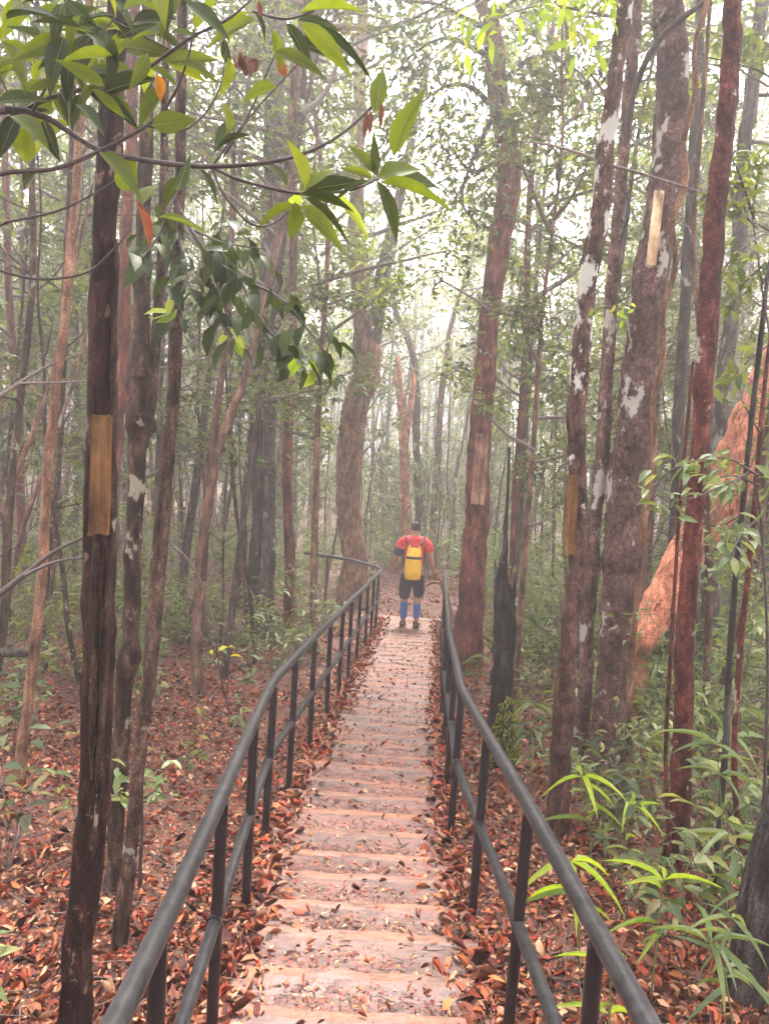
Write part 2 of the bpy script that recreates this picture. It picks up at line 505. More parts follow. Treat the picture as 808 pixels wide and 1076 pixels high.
# ------------------------------------------------------------------ ground sheet
xs = np.unique(np.concatenate([np.linspace(-12, 12, 121), np.linspace(-118, 118, 95)]))
ys = np.unique(np.concatenate([np.linspace(-4, 22, 131), np.linspace(-18, 118, 69)]))
gx, gy = np.meshgrid(xs, ys)
gz = ground(gx, gy)
mb = MB()
nx, ny = len(xs), len(ys)
i = np.arange(ny - 1)[:, None]; j = np.arange(nx - 1)[None]
mb.add(np.stack([gx, gy, gz], -1), np.stack([i * nx + j, i * nx + j + 1, (i + 1) * nx + j + 1, (i + 1) * nx + j], -1).reshape(-1, 4))
g = mb.build('ground', GROUND); tag(g, 'forest floor covered with fallen leaves', kind='structure')

# ------------------------------------------------------------------ path: shallow steps going down and away
RUN = 0.262
mb = MB()
nsx = 17
y = -1.4
k = 0
prs = np.random.default_rng(5)
while y < PATH_END:
    y1 = y + RUN * (1 + prs.normal() * .06)
    z = path_z(y) - .004
    zn = path_z(y1) - .004
    u = np.linspace(-1, 1, nsx)
    hw = .515 + prs.normal() * .012
    jag = np.cumsum(prs.normal(size=nsx)) * .005; jag -= np.linspace(jag[0], jag[-1], nsx)
    tilt = prs.normal() * .004
    wear = .006 * (1 - np.abs(u) ** 2)
    rows = []
    for fy, dz in ((0, 0), (.4, -.001), (.80, .0), (.86, .004), (.97, .004), (1.0, -.004), (1.0, zn - z - .012)):
        yy = y + (y1 - y) * fy
        X = path_x(yy) + u * hw
        yj = yy + (jag if fy > .7 else jag * 0)
        zj = z + dz + tilt * u + prs.normal(size=nsx) * .0012 - (wear if fy > .3 else 0)
        if fy == 1.0 and dz < -.005: zj = np.full(nsx, z + dz)
        rows.append(np.stack([X, np.broadcast_to(yj, X.shape), np.broadcast_to(zj, X.shape)], -1))
    rows = np.array(rows); nr = len(rows)
    i = np.arange(nr - 1)[:, None]; j = np.arange(nsx - 1)[None]
    q = np.stack([i * nsx + j, i * nsx + j + 1, (i + 1) * nsx + j + 1, (i + 1) * nsx + j], -1)
    mb.add(rows.reshape(-1, 3), q[:2].reshape(-1, 4), 0)
    mb.add(rows.reshape(-1, 3), q[2:].reshape(-1, 4), 1)
    for s in (0, nsx - 1):   # cheeks
        top = rows[:-1, s]; bot = top.copy(); bot[:, 2] -= .25
        V = np.vstack([top, bot]); n = len(top)
        mb.add(V, [[a, a + 1, n + a + 1, n + a] for a in range(n - 1)], 0)
    y = y1; k += 1
o = mb.build('path', [TREAD, NOSING], smooth=False)
tag(o, 'narrow stepped footpath of worn pinkish treads between two black handrails', kind='structure')

# ------------------------------------------------------------------ railings
RH, MH = .87, .44


def rail_x(side, y):
    if side < 0:
        return np.interp(y, [-1, 1.3, 4.1, 11.4, 12.1], [-.42, -.43, -.55, -.03, .02])
    return np.interp(y, [-1, 1.4, 4.15, 6.3, 10.5, 12.6], [.60, .58, .49, .60, .91, 1.09])


post_mesh = None


def make_railing(side, ys_, yend, label, extra=None):
    root = empty('handrail', (float(rail_x(side, ys_[0])), ys_[0], float(path_z(ys_[0]))), label, 'handrail')
    o0 = np.array(root.location)
    kinks = [4.1 if side < 0 else 4.15]
    yy = np.unique(np.concatenate([np.linspace(-.6, yend, 40), np.linspace(kinks[0] - .25, kinks[0] + .25, 9)]))

    def line(h):
        xx = np.array([np.mean([rail_x(side, v + d) for d in (-.16, -.08, 0, .08, .16)]) for v in yy])
        wob = .006 * np.sin(yy * 2.7 + side)
        return np.stack([xx, yy, path_z(yy) + h + wob], -1)
    mb = MB()
    top = line(RH)
    if extra is not None: top = np.vstack([top, extra])
    tube(mb, top, .0255, 14)
    mb.build('top_rail', RAIL, root, origin=o0)
    mb = MB()
    tube(mb, line(MH) - np.array([0, 0, 0]), .022, 12)
    for yp in ys_:     # welded sleeves where the mid rail meets each post
        p = np.array([rail_x(side, yp), yp, path_z(yp) + MH])
        tube(mb, [p - [0, .03, -.0035], p + [0, .03, -.0035]], .0245, 12)
    mb.build('mid_rail', RAIL, root, origin=o0)
    global post_mesh
    if post_mesh is None:
        mbp = MB()
        tube(mbp, [[0, 0, -.28], [0, 0, 0], [0, 0, RH - .02]], .0205, 14)
        tube(mbp, [[0, 0, -.02], [0, 0, .012]], .03, 14)
        post_mesh = mbp.mesh('post', [POST])
    for yp in ys_:
        po = bpy.data.objects.new('post', post_mesh); COL.objects.link(po); po.parent = root
        po.location = Vector((float(rail_x(side, yp)), yp, float(path_z(yp)))) - root.location
        po.rotation_euler = (random.uniform(-.012, .012), random.uniform(-.012, .012), random.uniform(0, 6))
    return root


LP = [.0, .78, 1.57, 2.38, 3.22, 3.98, 4.72, 5.5, 6.36, 7.15, 7.9, 8.75, 9.8, 10.6, 11.4]
RP = [.05, .86, 1.68, 2.46, 3.29, 4.13, 4.93, 5.75, 6.55, 7.35, 8.15, 9.0, 9.85, 10.7, 11.55, 12.4]
extra = [[-.10, 12.3, path_z(12.3) + .9], [-.5, 12.5, path_z(12.5) + .97], [-1.3, 12.75, path_z(12.6) + 1.0]]
rl = make_railing(-1, LP, 12.0, 'black pipe handrail with two rails along the left edge of the stepped path', extra)
po = bpy.data.objects.new('post', post_mesh); COL.objects.link(po); po.parent = rl
po.location = Vector((-.9, 12.62, float(path_z(12.6)) + .12)) - rl.location
make_railing(1, RP, 12.6, 'black pipe handrail with two rails along the right edge of the stepped path')


# ------------------------------------------------------------------ trunks
def trunk_tube(mb, pts, rad, sides=16, step=.09, rough=.05, flute=.05, seed=0, flare=.35, mat=0, knots=()):
    rs = np.random.default_rng(seed)
    pts = np.asarray(pts, float); rad = np.asarray(rad, float)
    ln = np.linalg.norm(np.diff(pts, axis=0), axis=1).sum()
    n = max(8, int(ln / step))
    A = smooth_path(np.column_stack([pts, rad]), n)
    Pp, r = A[:, :3], np.maximum(A[:, 3], .003)
    s = np.linspace(0, ln, n)
    wob = np.stack([np.convolve(rs.normal(size=n + 16), np.ones(17) / 17, 'valid')[:n] for _ in range(2)], -1)
    Pp[:, :2] += wob * r[:, None] * 1.0
    a = np.linspace(0, 2 * math.pi, sides, endpoint=False)
    mod = np.ones((n, sides))
    for f in (2, 3, 5, 7):
        mod += flute * rs.uniform(.4, 1) / (f ** .5) * np.sin(f * a[None] + rs.uniform(0, 6) + (s * rs.uniform(-.6, .6))[:, None])
    nz = rs.normal(size=(n + 2, sides))
    nz = (nz[:-2] + nz[1:-1] + nz[2:]) / 3
    mod += rough * nz
    lump = np.convolve(rs.normal(size=n + 6), np.ones(7) / 7, 'valid')[:n]
    mod *= (1 + rough * 1.6 * lump)[:, None]
    if flare:
        f = np.exp(-s / (4 * r[0] + .05))
        mod *= (1 + flare * f)[:, None] * (1 + .25 * f[:, None] * np.sin(4 * a[None] + rs.uniform(0, 6)))
    for (sk, wk, ak) in knots:
        mod *= (1 + ak * np.exp(-((s - sk) / wk) ** 2))[:, None] * (1 + .35 * ak * np.exp(-((s - sk) / wk) ** 2)[:, None] * np.sin(2 * a[None] + (s * 30)[:, None]))
    tube(mb, Pp, r, sides, mat, True, mod)
    return Pp, r


def foliage_from_twigs(mb, tw, n, L, W, spread, T=T4, mat=0, droop=-.25):
    """tw: list of polylines; leaves grow off them on both sides"""
    per = [max(2, int(n * w)) for w in np.array([len(t) for t in tw]) / sum(len(t) for t in tw)]
    for t, k in zip(tw, per):
        t = np.asarray(t)
        u = rng.uniform(.15, 1, k) ** .8 * (len(t) - 1)
        i = np.minimum(u.astype(int), len(t) - 2); f = (u - i)[:, None]
        p = t[i] * (1 - f) + t[i + 1] * f + rng.normal(size=(k, 3)) * spread
        td = nrm(t[i + 1] - t[i])
        d = nrm(td * .5 + rdir(k, 0, .5) + np.array([0, 0, droop]))
        up = nrm(np.array([0, 0, 1.]) + rng.normal(size=(k, 3)) * .45)
        l = L * rng.uniform(.6, 1.25, k)
        leaves(mb, p, d, up, l, l * W, T, mat)


def grow_twigs(base, direction, length, n_sub, seed, curve=.25, rise=.15, sub_len=.5):
    rs = np.random.default_rng(seed)
    d = nrm(np.asarray(direction, float)); p = np.asarray(base, float)
    main = [p]; n = 7
    for i in range(n):
        d = nrm(d + rs.normal(size=3) * curve * .5 + np.array([0, 0, rise * .3]))
        p = p + d * length / n; main.append(p)
    main = np.array(main); subs = []
    for k in range(n_sub):
        i = rs.integers(2, n + 1)
        sd = nrm(main[i] - main[i - 1]); sd = nrm(sd * .6 + rs.normal(size=3) * [.8, .8, .4])
        q = main[i]; tw = [q]; ll = length * sub_len * rs.uniform(.5, 1.1)
        for m_ in range(4):
            sd = nrm(sd + rs.normal(size=3) * .25)
            q = q + sd * ll / 4; tw.append(q)
        subs.append(np.array(tw))
    return main, subs


def crown_mesh(height, z0, radius, nl, n_leaf, L, W, seed, mat, lean=(0, 0), T=T4):
    """limbs and leaves of a whole crown as one mesh; slots 0 wood, 1 leaves"""
    rs = np.random.default_rng(seed)
    mb = MB(); tw = []
    for i in range(nl):
        u = (i + rs.uniform()) / nl
        zz = z0 + (height - z0) * u * .96
        prof = math.sin(math.pi * min(.98, .18 + .8 * u)) ** .7
        a = rs.uniform(0, 2 * math.pi)
        el = rs.uniform(-.05, .75)
        ln = radius * prof * rs.uniform(.45, 1.15)
        b = np.array([lean[0] * zz / height, lean[1] * zz / height, zz])
        main, subs = grow_twigs(b, [math.cos(a), math.sin(a), el], ln, 5, rs.integers(1 << 30))
        tube(mb, main, np.linspace(.012 + .011 * ln, .004, len(main)), 5, 0, False)
        for s in subs:
            tube(mb, s, np.linspace(.006, .002, len(s)), 3, 0, False)
        tw += subs + [main[3:]]
    foliage_from_twigs(mb, tw, n_leaf, L, W, .07, T, 1)
    return mb.mesh('crown', [TWIG, mat], smooth=True)


KEY = []     # (x, y, r) places taken


def top_up(pts, rad, total_h, z_base):
    """carry a trunk on above the picture to its real height"""
    p = pts[-1]; d = nrm(pts[-1] - pts[-2]); d = nrm(d + [0, 0, .6])
    left = z_base + total_h - p[2]
    if left > .3:
        for f in (.35, .7, 1.0):
            pts.append(p + d * left * f + np.array([.08 * math.sin(f * 7), .06 * math.cos(f * 5), 0])); rad.append(rad[2 if len(rad) > 2 else -1] * (1 - .75 * f) * .9 + .01)
    return pts, rad


def px_tree(spec, mat, label, name='tree', cat='tree', total=None, D=None, group=None, sides=18, rough=.05, flute=.05, crown=None, knots=(), flare=.3, step=.09, seed=None):
    """spec: rows (px, py, width in px) from the foot upwards"""
    b = spec[0]
    if D is None:
        D = hit(b[0], b[1], -.1)[1]
    base = P(b[0], b[1], D)
    gz_ = float(ground(base[0], D))
    pts = []; rad = []
    for (px, py, w) in spec:
        q = P(px, py, D); dist = (q - CPOS) @ F
        pts.append(q); rad.append(w / 2 * dist / FPX * .93)
    # foot into the ground
    foot = pts[0].copy(); foot[2] = gz_ - .12
    if pts[0][2] - foot[2] > .25: pts.insert(0, foot); rad.insert(0, rad[0] * 1.05)
    else: pts[0] = foot
    if total: pts, rad = top_up(pts, rad, total, gz_)
    org = np.array([foot[0], D, gz_])
    root = empty(name, org, label, cat, group)
    mb = MB()
    sd = seed if seed is not None else int(abs(b[0] * 7 + b[1] * 13)) + 1
    Pp, r = trunk_tube(mb, pts, rad, sides, step, rough, flute, sd, flare, knots=knots)
    root['_c'] = 0; del root['_c']
    trunk = mb.build('trunk', mat, root, origin=org)
    KEY.append((org[0], D, .35))
    if crown:
        z0, rr, nl, n, l, w, cm = crown
        top = Pp[-1] - org
        me = crown_mesh(top[2] + .2, z0, rr, nl, n, l, w, sd, cm, lean=(top[0], top[1]))
        c = bpy.data.objects.new('crown', me); COL.objects.link(c); c.parent = root
    return root, org, D


def px_branch(mb, rows, D, mat=0, sides=6, dy=None):
    pts = []; rad = []
    for i_, (px, py, w) in enumerate(rows):
        d = D + (dy[i_] if dy is not None else 0)
        q = P(px, py, d); pts.append(q); rad.append(max(.0015, w / 2 * ((q - CPOS) @ F) / FPX))
    A = smooth_path(np.column_stack([pts, rad]), max(6, len(rows) * 4))
    tube(mb, A[:, :3], np.maximum(A[:, 3], .001), sides, mat, True)
    return A[:, :3]


def CR(z0, r, n=1300, mat=None, l=.13, w=.42, nl=10):
    return (z0, r * 1.35, nl + 4, n, l, w, mat or LEAF_CANOPY)  # crowns widened and filled out, mostly out of view, to shade the near air


# --- left foreground
t1, org1, D1 = px_tree([(80, 1112, 35), (84, 1000, 33), (92, 800, 35), (98, 650, 36), (104, 500, 34), (108, 400, 30), (113, 250, 27), (118, 120, 25), (122, -20, 23)], BARK_DARK,
                       'dark peeling tree trunk nearest on the left, carrying a tall brown wooden board', total=9, sides=26, rough=.05, flute=.07, step=.05, flare=.2, crown=CR(6.5, 1.6))
# torn bark strips on it
mb = MB()
for (a, b_, w, off) in (((118, 400), (113, 640), 10, -.035), ((116, 560), (104, 840), 11, -.04), ((100, 570), (96, 820), 12, -.05), ((121, 250), (117, 430), 8, -.03), ((108, 640), (98, 900), 8, -.045)):
    rows = []
    nn_ = 16; rs_ = np.random.default_rng(a[0])
    ce = np.array([P(a[0] + (b_[0] - a[0]) * f, a[1] + (b_[1] - a[1]) * f, D1 + off - .012) for f in np.linspace(0, 1, nn_)])
    wd = w / 2 * D1 / FPX * (np.sin(np.linspace(.25, math.pi - .05, nn_)) ** .5) * rs_.uniform(.75, 1.2, nn_)
    ce[:, 0] += np.convolve(rs_.normal(size=nn_ + 2), np.ones(3) / 3, 'valid') * .004
    V = []
    for c, w_ in zip(ce, wd):
        V += [c + [-w_, .012, 0], c + [0, -.002, 0], c + [w_, .014, 0], c + [0, .02, 0]]
    q = []
    for k in range(nn_ - 1):
        for s in range(4):
            q.append([k * 4 + s, k * 4 + (s + 1) % 4, k * 4 + 4 + (s + 1) % 4, k * 4 + 4 + s])
    mb.add(V, q)
mb.build('bark_strip', BARK_KNOT, t1, origin=org1)

t2, org2, D2 = px_tree([(114, 935, 21), (118, 860, 18), (127, 760, 19), (135, 660, 20), (140, 560, 20), (146, 470, 20), (147, 425, 20), (147, 395, 19), (150, 330, 19), (152, 250, 17), (155, 100, 16), (158, -20, 15)], BARK_KNOT,
                       'knotted twisting tree trunk with a swollen knot, right behind the dark trunk with board', total=9, sides=18, rough=.07, step=.05, knots=((2.42, .07, .75), (2.60, .06, .6), (1.3, .08, .3)), crown=CR(6.5, 1.5))
mb = MB()
px_branch(mb, [(152, 470, 9), (160, 420, 11), (164, 360, 11), (169, 290, 10), (172, 200, 9), (174, 80, 8), (176, -30, 7)], D2 + .02, sides=10)
mb.build('second_stem', BARK_KNOT, t2, origin=org2)

t3, org3, D3 = px_tree([(122, 985, 18), (132, 930, 16), (146, 800, 15), (156, 720, 15), (164, 620, 17), (172, 520, 17), (180, 420, 15), (184, 330, 14), (187, 250, 13), (192, 100, 12), (196, -20, 11)], BARK_KNOT,
                       'slim pale mottled tree trunk standing just left of the left handrail', total=8.5, sides=16, rough=.06, step=.06, crown=CR(6.3, 1.3))
# dark hanging branch of this tree
mb = MB(); tw = []
for rows in ([(186, 215, 5), (215, 262, 4), (250, 290, 3), (300, 318, 2.4), (352, 385, 1.6)], [(188, 245, 4), (196, 290, 3), (180, 330, 2)], [(215, 262, 3), (232, 310, 2), (245, 360, 1.5)],
             [(250, 290, 3), (285, 350, 2), (330, 380, 1.2)], [(186, 200, 4), (165, 250, 2.5), (150, 270, 1.6)], [(200, 240, 3), (235, 255, 2), (280, 262, 1.4)]):
    tw.append(px_branch(mb, rows, D3 - .05, 0, 5, dy=np.linspace(0, -.25, len(rows))))
foliage_from_twigs(mb, tw, 150, .105, .45, .035, T8, 1, droop=-.7)
ti = [t[-4:] for t in tw[:4]]
foliage_from_twigs(mb, ti, 16, .085, .42, .02, T8, 2, droop=-.5)  # yellow light on the twig-end leaves, painted as lime colour
mb.build('branch', [BRANCH, LEAF_DARK, LEAF_LIME], t3, origin=org3)

px_tree([(18, 826, 13), (30, 740, 12), (44, 610, 12), (52, 500, 11), (60, 420, 11), (70, 330, 10), (78, 230, 10), (90, 60, 9), (96, -20, 8)], BARK_TAN,
        'thin orange brown tree trunk near the left picture edge', total=9, sides=12, crown=CR(4.3, 1.3, 700, LEAF_FOREST))
t5, o5, d5 = px_tree([(209, 722, 13), (211, 640, 12), (216, 560, 12), (226, 490, 11), (240, 440, 10), (256, 400, 9), (272, 340, 8)], BARK_BROWN,
                     'forked dark tree with stems leaning right, left of the handrail bend', total=7.5, sides=10, crown=CR(4.0, 1.5, 700, LEAF_FOREST))
mb = MB(); px_branch(mb, [(213, 610, 9), (218, 520, 9), (228, 430, 8), (238, 360, 7), (243, 260, 6), (247, 120, 5)], d5, sides=9)
mb.build('second_stem', BARK_BROWN, t5, origin=o5)
px_tree([(265, 662, 15), (268, 600, 14), (272, 500, 14), (276, 380, 13), (279, 250, 12), (284, 60, 11)], BARK_GREY,
        'dark trunk of a close pair of trees beyond the left leaf litter, the left one', total=14, sides=12, crown=CR(6.5, 1.9))
px_tree([(279, 664, 17), (281, 600, 16), (283, 500, 15), (286, 380, 15), (289, 250, 14), (294, 60, 12)], BARK_GREY,
        'dark trunk of a close pair of trees beyond the left leaf litter, the right one', total=15, sides=12, crown=CR(7, 2))
px_tree([(303, 660, 12), (304, 560, 11), (305, 450, 11), (307, 340, 10), (310, 200, 9), (314, 40, 8)], BARK_RED,
        'thin reddish straight trunk right of the dark close pair', total=13, sides=10, crown=CR(6, 1.7))
px_tree([(32, 700, 9), (50, 640, 8), (60, 560, 8), (62, 480, 8), (66, 380, 7), (72, 240, 7), (80, 60, 6)], BARK_BROWN,
        'thin grey brown trunk behind the orange brown trunk at left edge', total=9, sides=9, D=8.4, crown=CR(4, 1.3, 600, LEAF_FOREST))
px_tree([(98, 740, 16), (108, 640, 15), (118, 520, 15), (128, 400, 15), (133, 300, 14), (140, 120, 13), (144, -20, 12)], BARK_RED,
        'reddish brown trunk half hidden between the board trunk and the knotted trunk', total=11, sides=12, D=6.3, crown=CR(6, 1.6))

# --- centre
t8, o8, d8 = px_tree([(368, 640, 33), (370, 590, 28), (373, 520, 28), (376, 450, 29), (381, 390, 31), (383, 350, 30), (378, 300, 21), (376, 230, 18), (378, 120, 15), (380, -30, 13)], BARK_TAN,
                     'large forked tan tree trunk at the far end of the left handrail', total=17, sides=18, D=14.2, crown=CR(5.5, 2.6, 3200, l=.15, nl=22), step=.12)
mb = MB(); px_branch(mb, [(385, 385, 24), (392, 340, 22), (400, 300, 17), (408, 260, 14), (418, 215, 11), (432, 150, 9), (450, 60, 7)], d8, sides=10)
mb.build('fork', BARK_GREY, t8, origin=o8)
t9, o9, d9 = px_tree([(431, 600, 13), (428, 540, 12), (426, 480, 11), (423, 430, 11), (419, 388, 9), (420, 374, 2)], BARK_ORANGE,
                     'pale orange broken snag standing in the mist behind the person', name='tree_snag', cat='dead tree', sides=9, D=18, rough=.1, step=.12)
mb = MB(); px_branch(mb, [(425, 470, 8), (431, 430, 7), (434, 400, 6), (432, 385, 2)], d9, sides=7)
mb.build('fork', BARK_ORANGE, t9, origin=o9)
px_tree([(445, 600, 10), (441, 530, 9), (438, 450, 9), (436, 390, 8), (428, 355, 7), (418, 330, 6), (410, 290, 5)], BARK_GREY,
        'grey trunk bending left at its top in the mist above the person', total=None, sides=9, D=18.5, crown=CR(4, 1.5, 500))
px_tree([(452, 610, 9), (455, 540, 8), (461, 460, 8), (467, 390, 7), (472, 350, 6), (486, 300, 4), (495, 250, 3)], BARK_RED,
        'reddish slender trunk forking in the mist right of the person', total=None, sides=9, D=20, crown=CR(6, 2, 600))
t12, o12, d12 = px_tree([(487, 697, 34), (490, 670, 28), (497, 600, 26), (505, 500, 25), (511, 420, 25), (519, 320, 24), (527, 250, 26), (534, 200, 27), (530, 150, 26), (521, 90, 24), (512, 20, 22), (505, -30, 20)], BARK_RED,
                        'tall red barked tree standing right of the path behind the handrail bend', total=15, sides=20, flute=.07, crown=CR(9, 2.5, 1200), step=.1)
mb = MB(); tw = []
for rows in ([(530, 130, 9), (500, 95, 6), (470, 90, 4), (440, 110, 2)], [(525, 110, 8), (500, 160, 5), (485, 210, 3), (505, 240, 2)], [(525, 90, 7), (560, 60, 5), (600, 70, 3), (620, 90, 2)],
             [(515, 60, 7), (470, 40, 4), (430, 60, 3), (410, 90, 2)], [(520, 170, 6), (495, 180, 4), (470, 150, 2)], [(532, 160, 5), (555, 110, 4), (580, 100, 2)],
             [(512, 30, 6), (540, 0, 4), (580, -20, 3)], [(510, 30, 6), (460, 5, 4), (420, 0, 3)]):
    tw.append(px_branch(mb, rows, d12 - .1, 0, 5, dy=np.linspace(0, -.9, len(rows))))
foliage_from_twigs(mb, tw, 2300, .12, .42, .26, T4, 1, droop=-.3)
mb.build('branch', [BRANCH, LEAF_FOREST], t12, origin=o12)

# burnt snag with mossy foot
D13 = hit(527, 800, -.1)[1]
s13, o13, D13 = px_tree([(527, 800, 28), (528, 740, 25), (530, 690, 24), (531, 640, 23), (530, 612, 17), (531, 585, 8), (533, 540, 4), (535, 470, 3)], BARK_BURNT,
                        'burnt black broken snag with green moss round its foot', name='tree_snag', cat='dead tree', sides=20, rough=.12, flute=.14, step=.04)
mb = MB(); px_branch(mb, [(524, 640, 8), (523, 612, 7), (520, 596, 3), (521, 585, 1)], D13, sides=7)
px_branch(mb, [(537, 640, 8), (539, 618, 6), (540, 605, 1)], D13 - .02, sides=7)
mb.build('splinter', BARK_BURNT, s13, origin=o13)
mb = MB()
mrs = np.random.default_rng(3)
zs_ = mrs.uniform(-.05, .62, 1500) ** 1.0; an = mrs.uniform(0, 6.28, 1500); zs_ *= .55 + .45 * np.sin(an * 1.5 + 1)
pp = np.stack([o13[0] + (.112 - .03 * zs_) * np.cos(an) + zs_ * .01, o13[1] + (.112 - .03 * zs_) * np.sin(an), o13[2] + zs_], -1)
leaves(mb, pp, np.stack([np.cos(an), np.sin(an), mrs.uniform(-1.5, .3, 1500)], -1), rdir(1500), mrs.uniform(.018, .042, 1500), .018, T4)
mb.build('moss', leafmat('moss_tuft', [(.10, .12, .012), (.2, .21, .02), (.3, .28, .03)], .2, .9), s13, origin=o13)

# --- right
t14, o14, d14 = px_tree([(583, 882, 26), (586, 840, 22), (591, 700, 22), (597, 580, 21), (602, 500, 21), (612, 400, 21), (620, 300, 21), (629, 230, 22), (633, 180, 21), (642, 110, 20), (652, 40, 19), (658, -20, 18)], BARK_LICHEN,
                        'dark trunk spotted with white lichen, carrying a small wooden board', total=9, sides=20, rough=.06, step=.05, crown=CR(6.3, 1.6))
for rows_, dy_ in (([(633, 170, 4), (605, 160, 3.5), (575, 152, 3), (545, 148, 2)], [0, .1, .25, .4]), ([(634, 172, 4), (665, 180, 3.5), (720, 197, 3), (775, 215, 2)], [0, .1, .3, .5]), ([(640, 105, 4), (622, 80, 3), (612, 70, 2)], [0, 0, 0])):
    mb = MB(); px_branch(mb, rows_, d14, sides=6, dy=dy_); mb.build('twig', TWIG, t14, origin=o14)
mb = MB()
tw = [px_branch(mb, [(655, 20, 4), (615, 12, 3), (570, 5, 2), (520, 20, 1.4)], d14, sides=5, dy=[0, -.2, -.4, -.5]), px_branch(mb, [(655, 10, 4), (635, -5, 3), (610, 30, 2), (612, 50, 1)], d14, sides=5, dy=[0, -.2, -.4, -.5]),
      px_branch(mb, [(650, 0, 4), (560, -10, 2), (500, 5, 1.5), (490, 40, 1)], d14, sides=5, dy=[0, -.2, -.4, -.5])]
foliage_from_twigs(mb, tw, 120, .09, .38, .05, T8, 1, droop=-.4)
mb.build('branch', [TWIG, LEAF_LIME], t14, origin=o14)
mb = MB()
tw = [px_branch(mb, [(617, 335, 3), (635, 322, 2), (660, 328, 1.2)], d14, sides=5, dy=[0, -.2, -.3])]
foliage_from_twigs(mb, tw, 14, .06, .4, .02, T8, 1, droop=-.3)
mb.build('branch', [TWIG, LEAF_LIME], t14, origin=o14)

t15, o15, d15 = px_tree([(612, 812, 19), (616, 740, 16), (622, 620, 15), (629, 500, 15), (637, 400, 15), (645, 300, 14), (653, 200, 14), (660, 110, 14), (667, 20, 13), (671, -20, 12)], BARK_MOTTLED,
                        'straight slim mottled trunk between the lichen trunk and the biggest trunk', total=10, sides=14, step=.07, crown=CR(7, 1.5))
mb = MB()
px_branch(mb, [(657, 150, 6), (665, 100, 7), (676, 70, 7), (690, 45, 7), (712, 22, 7), (740, 2, 6), (765, -20, 5)], d15, sides=8, dy=[0, -.1, -.2, -.3, -.4, -.5, -.6])
px_branch(mb, [(648, 260, 4), (660, 225, 4), (656, 195, 3)], d15, sides=6, dy=[0, -.1, -.15])
mb.build('branch', BRANCH, t15, origin=o15)

t16, o16, d16 = px_tree([(634, 822, 46), (638, 780, 38), (642, 700, 36), (651, 600, 38), (663, 500, 38), (674, 420, 37), (684, 330, 36), (694, 250, 35), (702, 170, 35), (707, 90, 34), (705, 20, 33), (704, -20, 32)], BARK_MOTTLED,
                        'biggest trunk on the right, mottled with pale lichen patches', total=14, sides=26, rough=.04, step=.06, crown=CR(8, 2.5, 1100))
t17, o17, d17 = px_tree([(708, 935, 26), (712, 860, 21), (718, 720, 21), (724, 620, 20), (731, 500, 20), (738, 400, 21), (746, 300, 22), (755, 210, 22), (763, 120, 21), (769, 40, 20), (773, -20, 19)], BARK_DKRED,
                        'dark red trunk with pale scars, in front of the leaning orange trunk', total=9, sides=20, rough=.07, step=.05, crown=CR(6.5, 1.6))
mb = MB()
px_branch(mb, [(752, 225, 3), (762, 180, 3), (772, 158, 2)], d17, sides=6)
mb.build('branch', BRANCH, t17, origin=o17)

# leaning orange trunk
lo = hit(662, 668, -.1)[1]
px_tree([(655, 690, 40), (682, 645, 38), (712, 596, 40), (745, 535, 43), (775, 470, 45), (808, 400, 46), (860, 300, 46), (930, 170, 42)], BARK_ORANGE,
        'thick bare orange trunk leaning steeply to the right', name='leaning_tree', sides=22, rough=.06, D=6.9, flare=0, step=.07, total=7.5, crown=CR(5.8, 1.6))
px_tree([(737, 700, 20), (752, 520, 18), (765, 360, 18), (775, 250, 17), (786, 130, 16), (798, 0, 15)], BARK_GREY,
        'pale grey trunk in the mist beside the leaning orange trunk', total=12, sides=12, D=9.5, crown=CR(6.5, 2, 900))
px_tree([(668, 740, 15), (672, 600, 14), (678, 480, 14), (683, 350, 14), (688, 200, 14), (693, 60, 13), (696, -20, 12)], BARK_BROWN,
        'brown trunk half hidden behind the biggest trunk', total=12, sides=12, D=7.9, crown=CR(7, 1.8))
px_tree([(700, 720, 14), (706, 600, 13), (712, 450, 13), (720, 300, 13), (730, 120, 12), (738, -20, 11)], BARK_GREY,
        'grey slim trunk seen between the biggest and the dark red trunks', total=12, sides=12, D=8.8, crown=CR(6.5, 1.8))
px_tree([(768, 1120, 36), (783, 1020, 40), (800, 940, 44), (818, 860, 46), (840, 740, 44), (870, 560, 40)], BARK_BURNT,
        'dark leaning trunk cut by the lower right picture corner', D=2.75, total=7, sides=18, rough=.07, flare=.1, crown=CR(5, 1.3, 500))

# thin stems and a liana
def px_stem(rows, D, mat, label, name, cat, group=None, leaves_=None, total=None):
    b = P(rows[0][0], rows[0][1], D); gz_ = float(ground(b[0], D)); org = np.array([b[0], D, gz_])
    root = empty(name, org, label, cat, group)
    pts = [np.array([b[0], D, gz_ - .08])] if b[2] > gz_ - .03 else []
    rad = [rows[0][2] / 2 * D / FPX] if pts else []
    for px, py, w in rows:
        q = P(px, py, D)
        if q[2] < gz_ - .1: q[2] = gz_ - .1
        pts.append(q); rad.append(w / 2 * D / FPX)
    if total: pts, rad = top_up(pts, rad, total, gz_)
    mb = MB(); trunk_tube(mb, pts, rad, 9, .08, .06, .04, int(rows[0][0]), .1)
    mb.build('stem', mat, root, origin=org)
    return root, org


